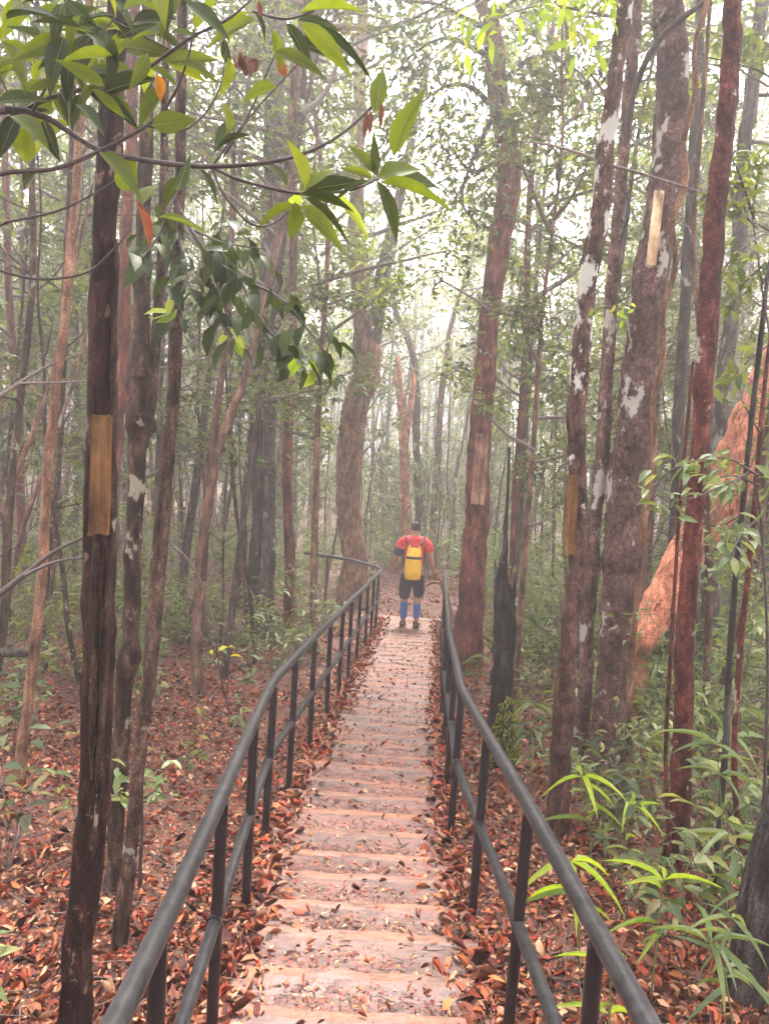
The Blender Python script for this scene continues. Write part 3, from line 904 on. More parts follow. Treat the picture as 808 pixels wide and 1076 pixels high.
px_stem([(704, 905, 5), (700, 800, 5), (706, 650, 4), (716, 500, 4), (728, 380, 3)], 3.6, BARK_DKRED, 'very thin dark rod-like stem hugging the left side of dark red trunk', 'thin_stem', 'stem')
px_stem([(748, 945, 8), (757, 850, 7), (765, 720, 7), (772, 600, 6), (784, 480, 6), (799, 340, 5), (812, 250, 4)], 3.45, BARK_BURNT, 'thin dark stem right of the dark red trunk, the nearer of two', 'thin_stem', 'stem', total=6)
px_stem([(778, 905, 7), (772, 800, 7), (778, 680, 6), (790, 560, 6), (800, 440, 5), (812, 330, 4)], 3.9, BARK_DKRED, 'thin reddish stem right of the dark red trunk, the farther of two', 'thin_stem', 'stem', total=6)
px_stem([(660, 790, 7), (663, 700, 7), (670, 620, 6), (676, 560, 7), (680, 520, 6), (688, 470, 6), (686, 420, 6), (697, 380, 7), (696, 330, 6), (710, 280, 6), (707, 235, 6), (722, 190, 8), (719, 150, 6), (731, 100, 6), (730, 50, 5), (744, 0, 5), (748, -60, 5)], 4.95, BARK_TAN,
        'orange brown liana winding beside the biggest trunk', 'liana', 'liana', total=8)


# ------------------------------------------------------------------ wooden boards on trunks
def plaque(px0, py0, px1, py1, wpx, D, label, mat, thick=.018):
    a = P(px0, py0, D); b = P(px1, py1, D)
    c = (a + b) / 2; up = nrm(a - b); h = np.linalg.norm(a - b); w = wpx * D / FPX
    side = nrm(np.cross([0, 1, 0], up)) * -1
    side = nrm(np.cross(up, [0, 1., 0])) * -1
    fr = np.cross(side, up)
    M = np.stack([side, fr, up], -1)
    mb = MB()
    # slightly hollow board cut from a split stem
    nx_ = 9; u = np.linspace(-1, 1, nx_)
    cr = np.random.default_rng(int(px0)); jt = cr.normal(size=nx_) * .003; jb = cr.normal(size=nx_) * .004
    nz_ = 12
    F_, B_ = [], []
    for iz in range(nz_):
        f = iz / (nz_ - 1)
        zz = -h / 2 + h * f + (jb * (1 - f) + jt * f)
        tw_ = w * (1 - .03 * f)
        F_.append(np.stack([u * tw_ / 2, -.012 * (1 - u ** 2) - thick, zz], -1))
        B_.append(np.stack([u * tw_ / 2 * .97, -.012 * (1 - u ** 2), zz], -1))
    F_ = np.array(F_) @ M.T + c; B_ = np.array(B_) @ M.T + c
    G = np.stack([F_, B_])      # 2,nz,nx
    idx = np.arange(2 * nz_ * nx_).reshape(2, nz_, nx_)
    q = []
    for iz in range(nz_ - 1):
        for ix in range(nx_ - 1):
            q.append([idx[0, iz, ix], idx[0, iz, ix + 1], idx[0, iz + 1, ix + 1], idx[0, iz + 1, ix]])
            q.append([idx[1, iz, ix + 1], idx[1, iz, ix], idx[1, iz + 1, ix], idx[1, iz + 1, ix + 1]])
        for ix, fl in ((0, 0), (nx_ - 1, 1)):
            f4 = [idx[0, iz, ix], idx[0, iz + 1, ix], idx[1, iz + 1, ix], idx[1, iz, ix]]
            q.append(f4 if not fl else f4[::-1])
    for iz, fl in ((0, 1), (nz_ - 1, 0)):
        for ix in range(nx_ - 1):
            f4 = [idx[0, iz, ix], idx[0, iz, ix + 1], idx[1, iz, ix + 1], idx[1, iz, ix]]
            q.append(f4 if not fl else f4[::-1])
    mb.add(G.reshape(-1, 3), q)
    o = mb.build('wooden_board', mat, None, smooth=False, origin=c)
    tag(o, label, 'board')
    # a nail head at each end
    for f in (-.42, .42):
        p_ = np.array([0, -thick - .013, h * f]) @ M.T + c
        mb2 = MB(); tube(mb2, [p_, p_ + fr * -.004], .004, 8)
        n_ = mb2.build('nail', POST, o, origin=c)
    return o


plaque(106.5, 437, 103, 562, 21, D1 - .085, 'tall blank brown wooden board fixed to the dark peeling trunk at left', WOOD_PLATE)
plaque(602, 500, 598.5, 583, 12, d14 - .088, 'narrow blank brown wooden board fixed to the white lichen spotted trunk', WOOD_PLATE)
plaque(693, 200, 684, 278, 10, d16 - .13, 'pale yellowish wooden slat hanging tilted on the biggest right trunk', WOOD_PALE)
plaque(507, 456, 502, 530, 15, d12 - .23, 'small faded wooden board on the tall red barked tree', WOOD_FADED)

# ------------------------------------------------------------------ overhanging branch, tree just outside the left edge
BD = 1.75
tb = np.array([-1.75, 1.7, float(ground(-1.75, 1.7))])
tob = empty('broadleaf_tree', tb, 'big leaved tree whose green glossy branches hang across the upper left', 'tree')
mb = MB()
trunk_tube(mb, [tb - [0, 0, .12], tb + [.02, 0, 1.2], tb + [.06, .05, 2.6], tb + [.1, .1, 4.2], tb + [0, .1, 6]], [.08, .07, .06, .045, .02], 14, .08, .05, .05, 77, .3)
mb.build('trunk', BARK_BROWN, tob, origin=tb)
mb = MB()
j0 = tb + [.05, .03, 2.25]; q0 = P(-10, 113, BD)
tube(mb, smooth_path([j0, (j0 + q0) / 2 + [0, 0, .03], q0, P(12, 116, BD)], 12), np.linspace(.016, .008, 12), 8)
j1 = tb + [.05, .03, 2.15]; q1 = P(-10, 181, BD)
tube(mb, smooth_path([j1, (j1 + q1) / 2, q1, P(12, 181, BD)], 12), np.linspace(.013, .005, 12), 8)
j2 = tb + [.05, .03, 1.9]; q2 = P(-8, 237, BD)
tube(mb, smooth_path([j2, (j2 + q2) / 2, q2, P(10, 233, BD)], 12), np.linspace(.01, .003, 12), 8)
BR = [
    [(5, 115, 8), (25, 117, 8), (50, 124, 7), (75, 140, 6), (105, 158, 6), (150, 168, 5.5), (215, 175, 5), (285, 170, 4.2), (335, 155, 3.6), (370, 132, 3), (398, 105, 2)],
    [(25, 117, 6), (50, 104, 5), (90, 93, 4.5), (150, 74, 4), (200, 40, 3.5), (240, 20, 3), (266, -2, 2.5)],
    [(5, 181, 5), (60, 177, 4.5), (110, 156, 4), (155, 132, 3.5), (178, 108, 3), (195, 70, 2.5), (205, 30, 2)],
    [(222, 175, 4), (255, 190, 3.6), (320, 204, 3.3), (370, 199, 3), (398, 188, 2)],
    [(155, 132, 2.6), (190, 138, 2.4), (215, 120, 2.2), (232, 90, 2), (238, 50, 1.6)],
    [(5, 234, 3), (60, 222, 2.6), (100, 203, 2.2), (120, 190, 1.4)],
    [(-5, 283, 3), (40, 293, 3), (90, 287, 2.4), (120, 262, 2), (138, 240, 1.4)],
    [(224, 178, 3), (236, 205, 2.6), (262, 234, 2.4), (285, 236, 2), (312, 215, 1.8)],
    [(265, 12, 3), (300, 20, 2.6), (330, 12, 2)],
    [(235, 165, 2.4), (262, 120, 2.2), (290, 55, 1.6)],
    [(225, 172, 2.4), (265, 120, 2), (315, 65, 1.4)],
    [(35, 117, 3), (60, 75, 2.4), (100, 40, 2), (130, 10, 1.6)],
    [(80, 95, 2.4), (55, 50, 2), (30, 15, 1.6)],
    [(120, 22, 2), (165, 45, 2.2), (185, 55, 1.6)],
    [(105, 158, 2.6), (140, 190, 2), (152, 230, 1.4)],
    [(20, 120, 2.6), (5, 90, 2), (-8, 60, 1.4)],
]
brp = []
for b_ in BR:
    dy = .03 * np.sin(np.arange(len(b_)) * .9 + b_[0][0])
    brp.append(px_branch(mb, b_, BD, 0, 7, dy=dy))
mb.build('branch', BRANCH, tob, origin=tb)
# leaves: (base px, tip px, width share, slot)
LV = [
    (413, 164, 441, 88, .36, 0), (398, 188, 445, 168, .42, 0), (400, 192, 482, 206, .26, 0), (396, 190, 425, 258, .26, 1), (398, 186, 366, 146, .27, 0), (395, 184, 393, 140, .24, 1), (392, 188, 358, 172, .26, 0),
    (388, 190, 346, 206, .2, 1), (402, 188, 466, 190, .3, 1),
    (395, 118, 402, 66, .38, 0), (315, 14, 378, -4, .42, 0), (318, 20, 402, 68, .34, 1), (316, 24, 372, 75, .3, 0), (300, 24, 333, 72, .3, 1), (312, 22, 362, 24, .3, 1), (288, 55, 342, 72, .3, 0), (310, 45, 374, 60, .34, 1), (286, 30, 300, 80, .3, 0),
    (268, 20, 214, 42, .34, 0), (262, 12, 232, 44, .3, 0), (268, 14, 284, 44, .3, 1),
    (262, 104, 290, 98, .55, 0), (290, 92, 246, 102, .36, 0),
    (312, 215, 264, 234, .36, 0), (310, 212, 309, 255, .46, 0), (316, 216, 362, 258, .28, 0), (320, 208, 374, 246, .26, 1), (316, 204, 375, 214, .3, 1), (350, 205, 392, 246, .2, 3), (318, 214, 300, 204, .4, 3),
    (320, 200, 312, 148, .36, 0), (316, 202, 350, 172, .34, 0), (302, 196, 272, 160, .32, 1), (322, 200, 385, 186, .24, 1),
    (168, 228, 221, 236, .3, 0), (160, 132, 206, 124, .48, 0), (128, 200, 140, 165, .55, 0), (150, 215, 163, 186, .5, 0), (146, 218, 164, 262, .32, 2), (143, 210, 158, 245, .3, 2),
    (124, 28, 60, 34, .3, 0), (100, 30, 126, 22, .5, 0), (96, 38, 70, 85, .42, 1), (110, 90, 60, 60, .34, 0), (98, 95, 130, 60, .4, 0), (75, 130, 20, 160, .42, 0), (30, 135, 22, 176, .5, 0), (80, 110, 110, 130, .3, 1),
    (155, 70, 188, 84, .4, 0), (165, 78, 172, 108, .42, 4), (198, 60, 225, 84, .36, 0), (240, 60, 236, 108, .4, 0), (236, 108, 245, 142, .4, 0), (60, 50, 10, 20, .36, 1), (30, 16, -10, 40, .36, 0), (8, 60, -12, 95, .4, 0),
    (20, 118, 52, 92, .4, 0), (105, 160, 150, 196, .28, 0), (195, 60, 160, 20, .3, 1), (150, 40, 186, 20, .36, 1), (250, 128, 222, 150, .36, 1), (226, 160, 255, 132, .36, 1), (186, 200, 200, 170, .3, 1),
    (300, 80, 292, 60, .6, 2), (236, 40, 240, 74, .3, 1), (40, 178, 18, 200, .4, 1), (8, 20, 55, 2, .36, 1), (130, 10, 165, -8, .4, 0), (205, 30, 224, -6, .4, 0), (100, 92, 78, 120, .4, 0),
    (46, 126, 60, 168, .4, 1), (210, 178, 234, 212, .3, 1), (190, 186, 170, 214, .34, 1),
]
# fill the dense left part
lrs = np.random.default_rng(21)
for k in range(84):
    x0 = lrs.uniform(-5, 205); y0 = lrs.uniform(-10, 125) + (0 if x0 < 150 else -20)
    an_ = lrs.uniform(-.5, 1.6) if lrs.uniform() < .6 else lrs.uniform(1.6, 3.6)
    ll = lrs.uniform(30, 58)
    LV.append((x0, y0, x0 + ll * math.cos(an_), y0 + ll * math.sin(an_), lrs.uniform(.26, .38), int(lrs.uniform() < .4)))
mb = MB()
for k, (x0, y0, x1, y1, w, sl) in enumerate(LV):
    d0 = BD + lrs.uniform(-.12, .12)
    a = P(x0, y0, d0); b_ = P(x1, y1, d0 + lrs.uniform(-.07, .07))
    ln = np.linalg.norm(b_ - a)
    view = nrm(CPOS - a)
    up = nrm(view * lrs.uniform(.3, 1) * (1 if lrs.uniform() < .75 else -1) + np.array([0, 0, .6]) + lrs.normal(size=3) * .25)
    ww = ln * w * lrs.uniform(.85, 1.1)
    leaves(mb, [a], [b_ - a], [up], [ln], [ww], T_LANCE, sl)
    for rt in (T_RIB_UP, T_RIB_DN):
        leaves(mb, [a], [b_ - a], [up], [ln], [ww], rt, 5)
mb.build('foliage', [LEAF_BIG, LEAF_DARK, LEAF_RUSSET, LEAF_LIME, leafmat('leaf_orange', [(.4, .18, .02), (.45, .22, .03)], .5, .4, tint=(1.3, 1, .4)), leafmat('leaf_rib', [(.13, .17, .04), (.2, .22, .06)], .3, .5)], tob, origin=tb)
# curled dead leaf hanging among them
mb = MB()
for k in range(6):
    a = P(248 + 3 * k, 52 + 2 * k, BD); b_ = P(246 + 5 * k, 82 - abs(k - 3) * 3, BD + .02 * (k % 2))
    leaves(mb, [a], [b_ - a], [nrm(rdir(1)[0] + np.array([0, -1, 0]))], [np.linalg.norm(b_ - a)], [.028], T_LANCE, 0)
DEAD = leafmat('leaf_dead', [(.07, .03, .02), (.16, .05, .03)], .15, .6)
mb.build('dead_leaf', DEAD, tob, origin=tb)
for (x0, y0, x1, y1) in ((386, 118, 382, 148), (390, 116, 388, 142), (401, 108, 400, 134), (272, 0, 275, 22)):
    mb = MB()
    a = P(x0, y0, BD); b_ = P(x1, y1, BD)
    leaves(mb, [a], [b_ - a], [[0, -1, .2]], [np.linalg.norm(b_ - a)], [.012], T_LANCE, 0)
    mb.build('dead_leaf', DEAD, tob, origin=tb)

# ------------------------------------------------------------------ background trees (protos, then copies)
BG = []
specs = [  # height, r, z0 share, crown r, limbs, leaves, L, mat bark
    (13, .075, .26, 2.0, 24, 3800, .13, BARK_GREY, LEAF_FOREST), (16, .115, .32, 2.6, 28, 4800, .14, BARK_BROWN, LEAF_CANOPY), (10, .05, .22, 1.6, 22, 3000, .12, BARK_GREY, LEAF_FOREST),
    (18, .14, .36, 3.0, 30, 5400, .15, BARK_GREY, LEAF_CANOPY), (12, .06, .26, 1.8, 22, 3400, .125, BARK_RED, LEAF_CANOPY), (9, .04, .2, 1.5, 20, 2600, .11, BARK_BROWN, LEAF_FOREST),
    (15, .09, .36, 2.3, 24, 3800, .14, BARK_TAN, LEAF_CANOPY), (11, .045, .24, 1.7, 21, 3000, .12, BARK_BROWN, LEAF_CANOPY)]
for k, (h, r, zs0, cr, nl, nlf, lf, bm, lm) in enumerate(specs):
    root = empty('forest_tree', (0, 0, 0), 'x', 'tree')
    rs = np.random.default_rng(900 + k)
    ln = rs.normal(size=2) * .035 * h
    n = 7
    pts = [np.array([ln[0] * (f ** 1.3) + rs.normal() * .04 * h * f * .3, ln[1] * f, -.15 + (h + .1) * f]) for f in np.linspace(0, 1, n)]
    rad = [r * (1 - .82 * f) for f in np.linspace(0, 1, n)]
    mb = MB(); Pp, _ = trunk_tube(mb, pts, rad, 10, .3, .06, .05, 50 + k, .3)
    mb.build('trunk', bm, root)
    c = bpy.data.objects.new('crown', crown_mesh(h, h * zs0, cr, nl, nlf, lf, .4, 300 + k, lm, lean=(ln[0], ln[1]))); COL.objects.link(c); c.parent = root
    BG.append(root)


def in_view(p, h, m=40):
    if h >= 3: m = 190
    vis = False
    for f in (0, .25, .5, .75, 1):
        q = proj(np.asarray(p) + [0, 0, h * f])
        if q and -m < q[0] < 808 + m and -20 < q[1] < 1076: vis = True
    return vis


def side_of(x, y, d=''):
    q = proj([x, y, float(ground(x, y)) + 2])
    return 'left' if q[0] < 375 else ('right' if q[0] > 490 else 'mid')


def clear(x, y, m):
    if y < 13.5 and abs(x - float(path_x(y))) < 1.25: return False
    if 12 < y < 17.5 and .0 < x < 1.9: return False
    return all((x - a) ** 2 + (y - b) ** 2 > (m + c) ** 2 for a, b, c in TAKEN)


def scatter(n, y0, y1, minsep, widen=1.0, power=1.0, tries=6000, tag_r=None):
    out = []
    for _ in range(tries):
        if len(out) >= n: break
        y = y0 + (y1 - y0) * random.random() ** power
        x = random.uniform(-1, 1) * (.53 * y + .3) * widen
        if clear(x, y, minsep):
            out.append((x, y)); TAKEN.append((x, y, tag_r if tag_r is not None else minsep * .5))
    return out


TAKEN = list(KEY)
used = set()


def place(protos, pos, lab, cat, grp, hs, smin=.85, smax=1.15, tilt=.05, weights=None, sink=.0):
    for (x, y) in pos:
        k = random.randrange(len(protos)) if weights is None else random.choices(range(len(protos)), weights)[0]
        z = float(ground(x, y)) - sink
        if not in_view([x, y, z], hs): continue
        if cat in ('shrub', 'sapling') and y < 14 and abs(x - float(path_x(y))) < 2.0: continue
        if cat == 'bush' and y < 14 and abs(x - float(path_x(y))) < 1.5: continue
        if cat == 'tree' and 16 < y < 35 and abs(x - 1.2 - .03 * y) < .13 * y + 1 and random.random() < .76: continue    # trees thinned into a glade past the path, so sun brightens the mist
        p = protos[k]
        o = p if p.name not in used else copy_tree(p)
        used.add(p.name)
        s = random.uniform(smin, smax)
        o.location = (x, y, z); o.rotation_euler = (random.gauss(0, tilt), random.gauss(0, tilt), random.uniform(0, 6.283)); o.scale = (s, s, s * random.uniform(.92, 1.1))
        sd = side_of(x, y)
        o['label'] = lab[sd]; o['category'] = cat; o['group'] = grp[sd]


near_pos = scatter(66, 7.5, 17, .8, 1.3, tag_r=.4)
mid_pos = scatter(115, 17, 34, 1.1, 1.25, tag_r=.5)
far_pos = scatter(125, 34, 62, 1.7, tag_r=.8) + [(random.uniform(-3, 8), random.uniform(36, 54)) for _ in range(16)]
LT = {'left': 'slender misty forest tree with small leaves, deep among others left of the path',
      'right': 'slender misty forest tree with small leaves, deep among others right of the path',
      'mid': 'slender tree fading into the bright mist beyond the end of the path'}
GT = {'left': 'misty forest trees left of the path', 'right': 'misty forest trees right of the path', 'mid': 'misty trees beyond the path'}
place(BG, near_pos, LT, 'tree', GT, 8, weights=[1, 0, 3, 0, 2, 4, 0, 3])
place(BG, mid_pos + far_pos, LT, 'tree', GT, 8)

# bare poles
POLES = []
for k in range(6):
    root = empty('bare_sapling', (0, 0, 0), 'x', 'sapling')
    rs = np.random.default_rng(400 + k); h = rs.uniform(5, 9)
    w_ = np.cumsum(rs.normal(size=(9, 2)) * .05 * h / 6, axis=0)
    pts = np.column_stack([w_, np.linspace(-.1, h, 9)])
    mb = MB(); trunk_tube(mb, pts, np.linspace(rs.uniform(.018, .04), .006, 9), 7, .2, .05, .03, k, .2)
    for q in range(7):
        i = rs.integers(2, 8); a = rs.uniform(0, 6.28)
        main, subs = grow_twigs(pts[i], [math.cos(a), math.sin(a), rs.uniform(.1, .9)], rs.uniform(.5, 1.5), 3, rs.integers(1 << 30), curve=.35)
        tube(mb, main, np.linspace(.009, .003, len(main)), 4, 0, False)
        for s in subs: tube(mb, s, np.linspace(.004, .0015, len(s)), 3, 0, False)
    mb.build('stem', [BARK_GREY, BARK_BROWN, BARK_KNOT][k % 3], root)
    POLES.append(root)
place(POLES, scatter(215, 5.0, 26, .42, 1.25, tag_r=.12) + [(random.uniform(-.1, .2) * y_ + 1.2, y_) for y_ in [random.uniform(19, 42) for _ in range(34)]],
      {'left': 'thin bare pole-like sapling with fine twigs, left of the path', 'right': 'thin bare pole-like sapling with fine twigs, right of the path', 'mid': 'thin bare sapling in the mist past the end of the path'}, 'sapling',
      {'left': 'bare saplings left of the path', 'right': 'bare saplings right of the path', 'mid': 'bare saplings beyond the path'}, 5, tilt=.09)

# leafy understory
SAP = []
for k in range(8):
    root = empty('understory_shrub', (0, 0, 0), 'x', 'shrub')
    rs = np.random.default_rng(600 + k); h = rs.uniform(1.6, 4.6)
    w_ = np.cumsum(rs.normal(size=(7, 2)) * .05 * h / 5, axis=0)
    pts = np.column_stack([w_, np.linspace(-.05, h, 7)])
    mb = MB(); trunk_tube(mb, pts, np.linspace(.010 + .003 * h, .003, 7), 6, .15, .05, .03, k, .2)
    tw = []
    for q in range(int(6 + h * 3)):
        f = rs.uniform(.25, 1); i = min(5, int(f * 6)); b0 = pts[i] + (pts[i + 1] - pts[i]) * (f * 6 - i)
        a = rs.uniform(0, 6.28)
        main, subs = grow_twigs(b0, [math.cos(a), math.sin(a), rs.uniform(.0, .6)], rs.uniform(.35, 1.0) * (1.25 - .5 * f), 3, rs.integers(1 << 30))
        tube(mb, main, np.linspace(.006, .002, len(main)), 4, 0, False)
        for s in subs: tube(mb, s, np.linspace(.003, .001, len(s)), 3, 0, False)
        tw += subs + [main[2:]]
    mb.build('stem', TWIG, root)
    mb = MB()
    foliage_from_twigs(mb, tw, int(260 + 130 * h), rs.uniform(.085, .13), rs.uniform(.32, .45), .03, T4 if k % 2 else T8, 0, droop=-.3)
    mb.build('foliage', [LEAF_FOREST, LEAF_PALE, LEAF_FOREST, LEAF_CANOPY][k % 4], root)
    SAP.append(root)
place(SAP, [q for q in scatter(160, 4.6, 11, .42, 1.25, tag_r=.15) if q[0] > 0 or (q[0] < -2.4 and random.random() < .55)] + scatter(270, 11, 34, .45, 1.2, tag_r=.2),
      {'left': 'leafy understory shrub with small grey green leaves, left of the path', 'right': 'leafy understory shrub with small grey green leaves, right of the path', 'mid': 'leafy shrub in the mist past the end of the path'}, 'shrub',
      {'left': 'understory shrubs left of the path', 'right': 'understory shrubs right of the path', 'mid': 'understory shrubs beyond the path'}, 3)

# low seedlings, ferns, grass
def seedling(k):
    rs = np.random.default_rng(700 + k); root = empty('seedling', (0, 0, 0), 'x', 'seedling')
    mb = MB(); n = rs.integers(2, 5)
    ml = MB()
    for q in range(n):
        a = rs.uniform(0, 6.28); h = rs.uniform(.2, .75)
        d = np.array([math.cos(a) * .35, math.sin(a) * .35, 1])
        pts = np.array([np.zeros(3), d * h * .5, d * h + [math.cos(a) * .08, math.sin(a) * .08, 0]]); pts[0, 2] = -.03
        A = smooth_path(pts, 8); tube(mb, A, np.linspace(.004, .0015, 8), 4)
        m_ = rs.integers(6, 12)
        i = rs.integers(3, 8, m_); p = A[i]
        an_ = rs.uniform(0, 6.28, m_)
        dd = np.stack([np.cos(an_), np.sin(an_), rs.uniform(-.3, .6, m_)], -1)
        l = rs.uniform(.07, .15, m_)
        leaves(ml, p, dd, np.array([0, 0, 1.]) + rs.normal(size=(m_, 3)) * .3, l, l * rs.uniform(.3, .42), T8)
    mb.build('stem', TWIG, root); ml.build('foliage', [LEAF_FOREST, LEAF_PALE, LEAF_CANOPY][k % 3], root)
    return root


def fern(k):
    rs = np.random.default_rng(800 + k); root = empty('fern', (0, 0, 0), 'x', 'fern')
    mb = MB()
    for q in range(rs.integers(4, 8)):
        a = rs.uniform(0, 6.28); ln = rs.uniform(.3, .6)
        t = np.linspace(0, 1, 18)
        A = np.stack([math.cos(a) * t * ln, math.sin(a) * t * ln, ln * (.85 * t - .75 * t * t)], -1)
        tube(mb, A, np.linspace(.003, .001, 18), 4, 1)
        sd = np.array([-math.sin(a), math.cos(a), 0])
        fw = nrm(np.gradient(A, axis=0))
        for s in (-1, 1):
            l = ln * .28 * np.sin(np.linspace(.5, math.pi - .1, 16)) ** .8
            leaves(mb, A[2:], fw[2:] * .45 + sd * s + np.array([0, 0, -.1]), np.tile([0, 0, 1.], (16, 1)), l, .018, T4, 0)
    mb.build('frond', [LEAF_PALE, TWIG], root)
    return root


def grass(k):
    rs = np.random.default_rng(850 + k); root = empty('grass_tuft', (0, 0, 0), 'x', 'grass tuft')
    mb = MB(); n = rs.integers(14, 26); a = rs.uniform(0, 6.28, n)
    d = np.stack([np.cos(a) * rs.uniform(.2, .9, n), np.sin(a) * rs.uniform(.2, .9, n), np.ones(n)], -1)
    up = np.stack([-np.cos(a), -np.sin(a), np.full(n, .6)], -1)
    leaves(mb, rs.normal(size=(n, 3)) * [.03, .03, 0], d, up, rs.uniform(.3, .75, n), rs.uniform(.012, .022, n), T_GRASS)
    mb.build('blade', [LEAF_FOREST, LEAF_PALE][k % 2], root)
    return root


LOW = []
for k in range(5):
    root = empty('low_bush', (0, 0, 0), 'x', 'bush')
    mb = MB(); ml = MB(); tw = []
    rs = np.random.default_rng(1200 + k)
    for q in range(7):
        a = rs.uniform(0, 6.28)
        main, subs = grow_twigs([0, 0, -.04], [math.cos(a) * .5, math.sin(a) * .5, 1.0], rs.uniform(.5, 1.3), 4, rs.integers(1 << 30), rise=.05)
        tube(mb, main, np.linspace(.006, .002, len(main)), 4, 0, False)
        for s in subs: tube(mb, s, np.linspace(.003, .001, len(s)), 3, 0, False)
        tw += subs + [main[2:]]
    mb.build('stem', TWIG, root)
    foliage_from_twigs(ml, tw, 330, rs.uniform(.08, .13), rs.uniform(.25, .42), .03, T8, 0, droop=-.2)
    ml.build('foliage', [LEAF_FOREST, LEAF_PALE, LEAF_CANOPY][k % 3], root)
    LOW.append(root)
def bamboo_seedling(k):
    rs = np.random.default_rng(1500 + k); root = empty('bamboo_seedling', (0, 0, 0), 'x', 'bamboo')
    mb = MB(); ml = MB()
    for q in range(rs.integers(1, 4)):
        a = rs.uniform(0, 6.28); h = rs.uniform(.3, 1.0)
        A = smooth_path([[0, 0, -.04], [math.cos(a) * h * .12, math.sin(a) * h * .12, h * .6], [math.cos(a) * h * .4, math.sin(a) * h * .4, h]], 10)
        tube(mb, A, np.linspace(.0035, .0015, 10), 5)
        m_ = rs.integers(6, 13); i = rs.integers(4, 10, m_); i[:3] = 9
        an_ = rs.uniform(0, 6.28, m_); dd = np.stack([np.cos(an_), np.sin(an_), rs.uniform(-.4, .5, m_)], -1)
        l = rs.uniform(.09, .22, m_)
        leaves(ml, A[i], dd, np.array([0, 0, 1.]) + rs.normal(size=(m_, 3)) * .3, l, l * .09 + .004, T_BAMBOO)
    mb.build('stem', LEAF_PALE, root); ml.build('foliage', [LEAF_PALE, LEAF_FOREST, LEAF_PALE, LEAF_LIME, LEAF_PALE, LEAF_FOREST][k], root)
    return root


BSEED = [bamboo_seedling(k) for k in range(6)]
SEED = [seedling(k) for k in range(8)]
FERN = [fern(k) for k in range(3)]
GRASS = [grass(k) for k in range(4)]
TAKEN = [(a, b, .15) for a, b, c in KEY]
def lab(s): return {'left': f'{s} on the leaf litter left of the path', 'right': f'{s} on the leaf litter right of the path', 'mid': f'{s} by the far end of the path'}
def grp(s): return {'left': f'{s} left of the path', 'right': f'{s} right of the path', 'mid': f'{s} by the far path end'}
place(LOW, [q for q in scatter(330, 4.0, 22, .33, tag_r=.15) if (q[0] > 0 and (q[1] > 7.5 or random.random() < .45)) or (q[1] > 9 and random.random() < .6) or (q[0] < -2.6 and random.random() < .4)], lab('low leafy bush'), 'bush', grp('low bushes'), 1.0, .55, 1.2)
sp = [(x, y) for x, y in scatter(240, 2.4, 16, .22, 1.0, 1.0, tag_r=.05)]
rp = [(x, y) for x, y in scatter(330, 2.6, 10, .12, 1.0, 1.0, tag_r=.03) if x > .9][:120]
mp_ = [(random.uniform(-.5, 3.8), random.uniform(14.3, 26)) for _ in range(46)]
place(LOW, mp_[:22], lab('low leafy bush'), 'bush', grp('low bushes'), 1.0, .8, 1.5)
place(SAP, [q for q in mp_[22:34] if q[1] > 15.5], {'left': 'leafy understory shrub with small grey green leaves, left of the path', 'right': 'leafy understory shrub with small grey green leaves, right of the path', 'mid': 'leafy shrub in the mist past the end of the path'}, 'shrub',
      {'left': 'understory shrubs left of the path', 'right': 'understory shrubs right of the path', 'mid': 'understory shrubs beyond the path'}, 3)
place(POLES, [q for q in mp_[34:] if q[1] > 15.5], {'left': 'thin bare pole-like sapling with fine twigs, left of the path', 'right': 'thin bare pole-like sapling with fine twigs, right of the path', 'mid': 'thin bare sapling in the mist past the end of the path'}, 'sapling',
      {'left': 'bare saplings left of the path', 'right': 'bare saplings right of the path', 'mid': 'bare saplings beyond the path'}, 5, tilt=.09)
place(SEED, sp + rp, lab('small broad-leaved seedling'), 'seedling', grp('seedlings'), .6, .6, 1.25)
place(BSEED, [q for q in scatter(420, 2.4, 9.5, .13, tag_r=.03) if q[0] > .9 or random.random() < .12], lab('narrow-leaved bamboo seedling'), 'bamboo', grp('bamboo seedlings'), .6, .6, 1.2, weights=[3, 3, 3, 1, 3, 3])
place(FERN, scatter(34, 2.5, 10, .3, tag_r=.1), lab('low feathery green fern'), 'fern', grp('ferns'), .4, .7, 1.2)
place(GRASS, scatter(70, 3.2, 13, .25, tag_r=.1), lab('tuft of long arching grass blades'), 'grass tuft', grp('grass tufts'), .5, .6, 1.3)

# bright bamboo-like plants at their places on the right
def bamboo(px, py, topx, topy, D, n, L, label, mat=LEAF_LIME, seed=0):
    rs = np.random.default_rng(seed + int(px))
    b = P(px, py, D); gz_ = float(ground(b[0], D)); org = np.array([b[0], D, gz_])
    root = empty('bamboo_plant', org, label, 'bamboo')
    tp = P(topx, topy, D - .1)
    A = smooth_path([org - [0, 0, .05], org * .4 + tp * .6 + [0, 0, .06], tp], 12)
    mb = MB(); tube(mb, A, np.linspace(.005, .002, 12), 6)
    mb.build('stem', LEAF_PALE, root, origin=org)
    mb = MB()
    i = rs.integers(6, 12, n); i[: n // 2] = 11
    a = rs.uniform(0, 6.28, n)
    d = np.stack([np.cos(a), np.sin(a), rs.uniform(-.25, .45, n)], -1)
    l = L * rs.uniform(.65, 1.2, n)
    leaves(mb, A[i], d, np.array([0, 0, 1.]) + rs.normal(size=(n, 3)) * .25, l, l * .085 + .005, T_BAMBOO)
    mb.build('foliage', mat, root, origin=org)
    return root


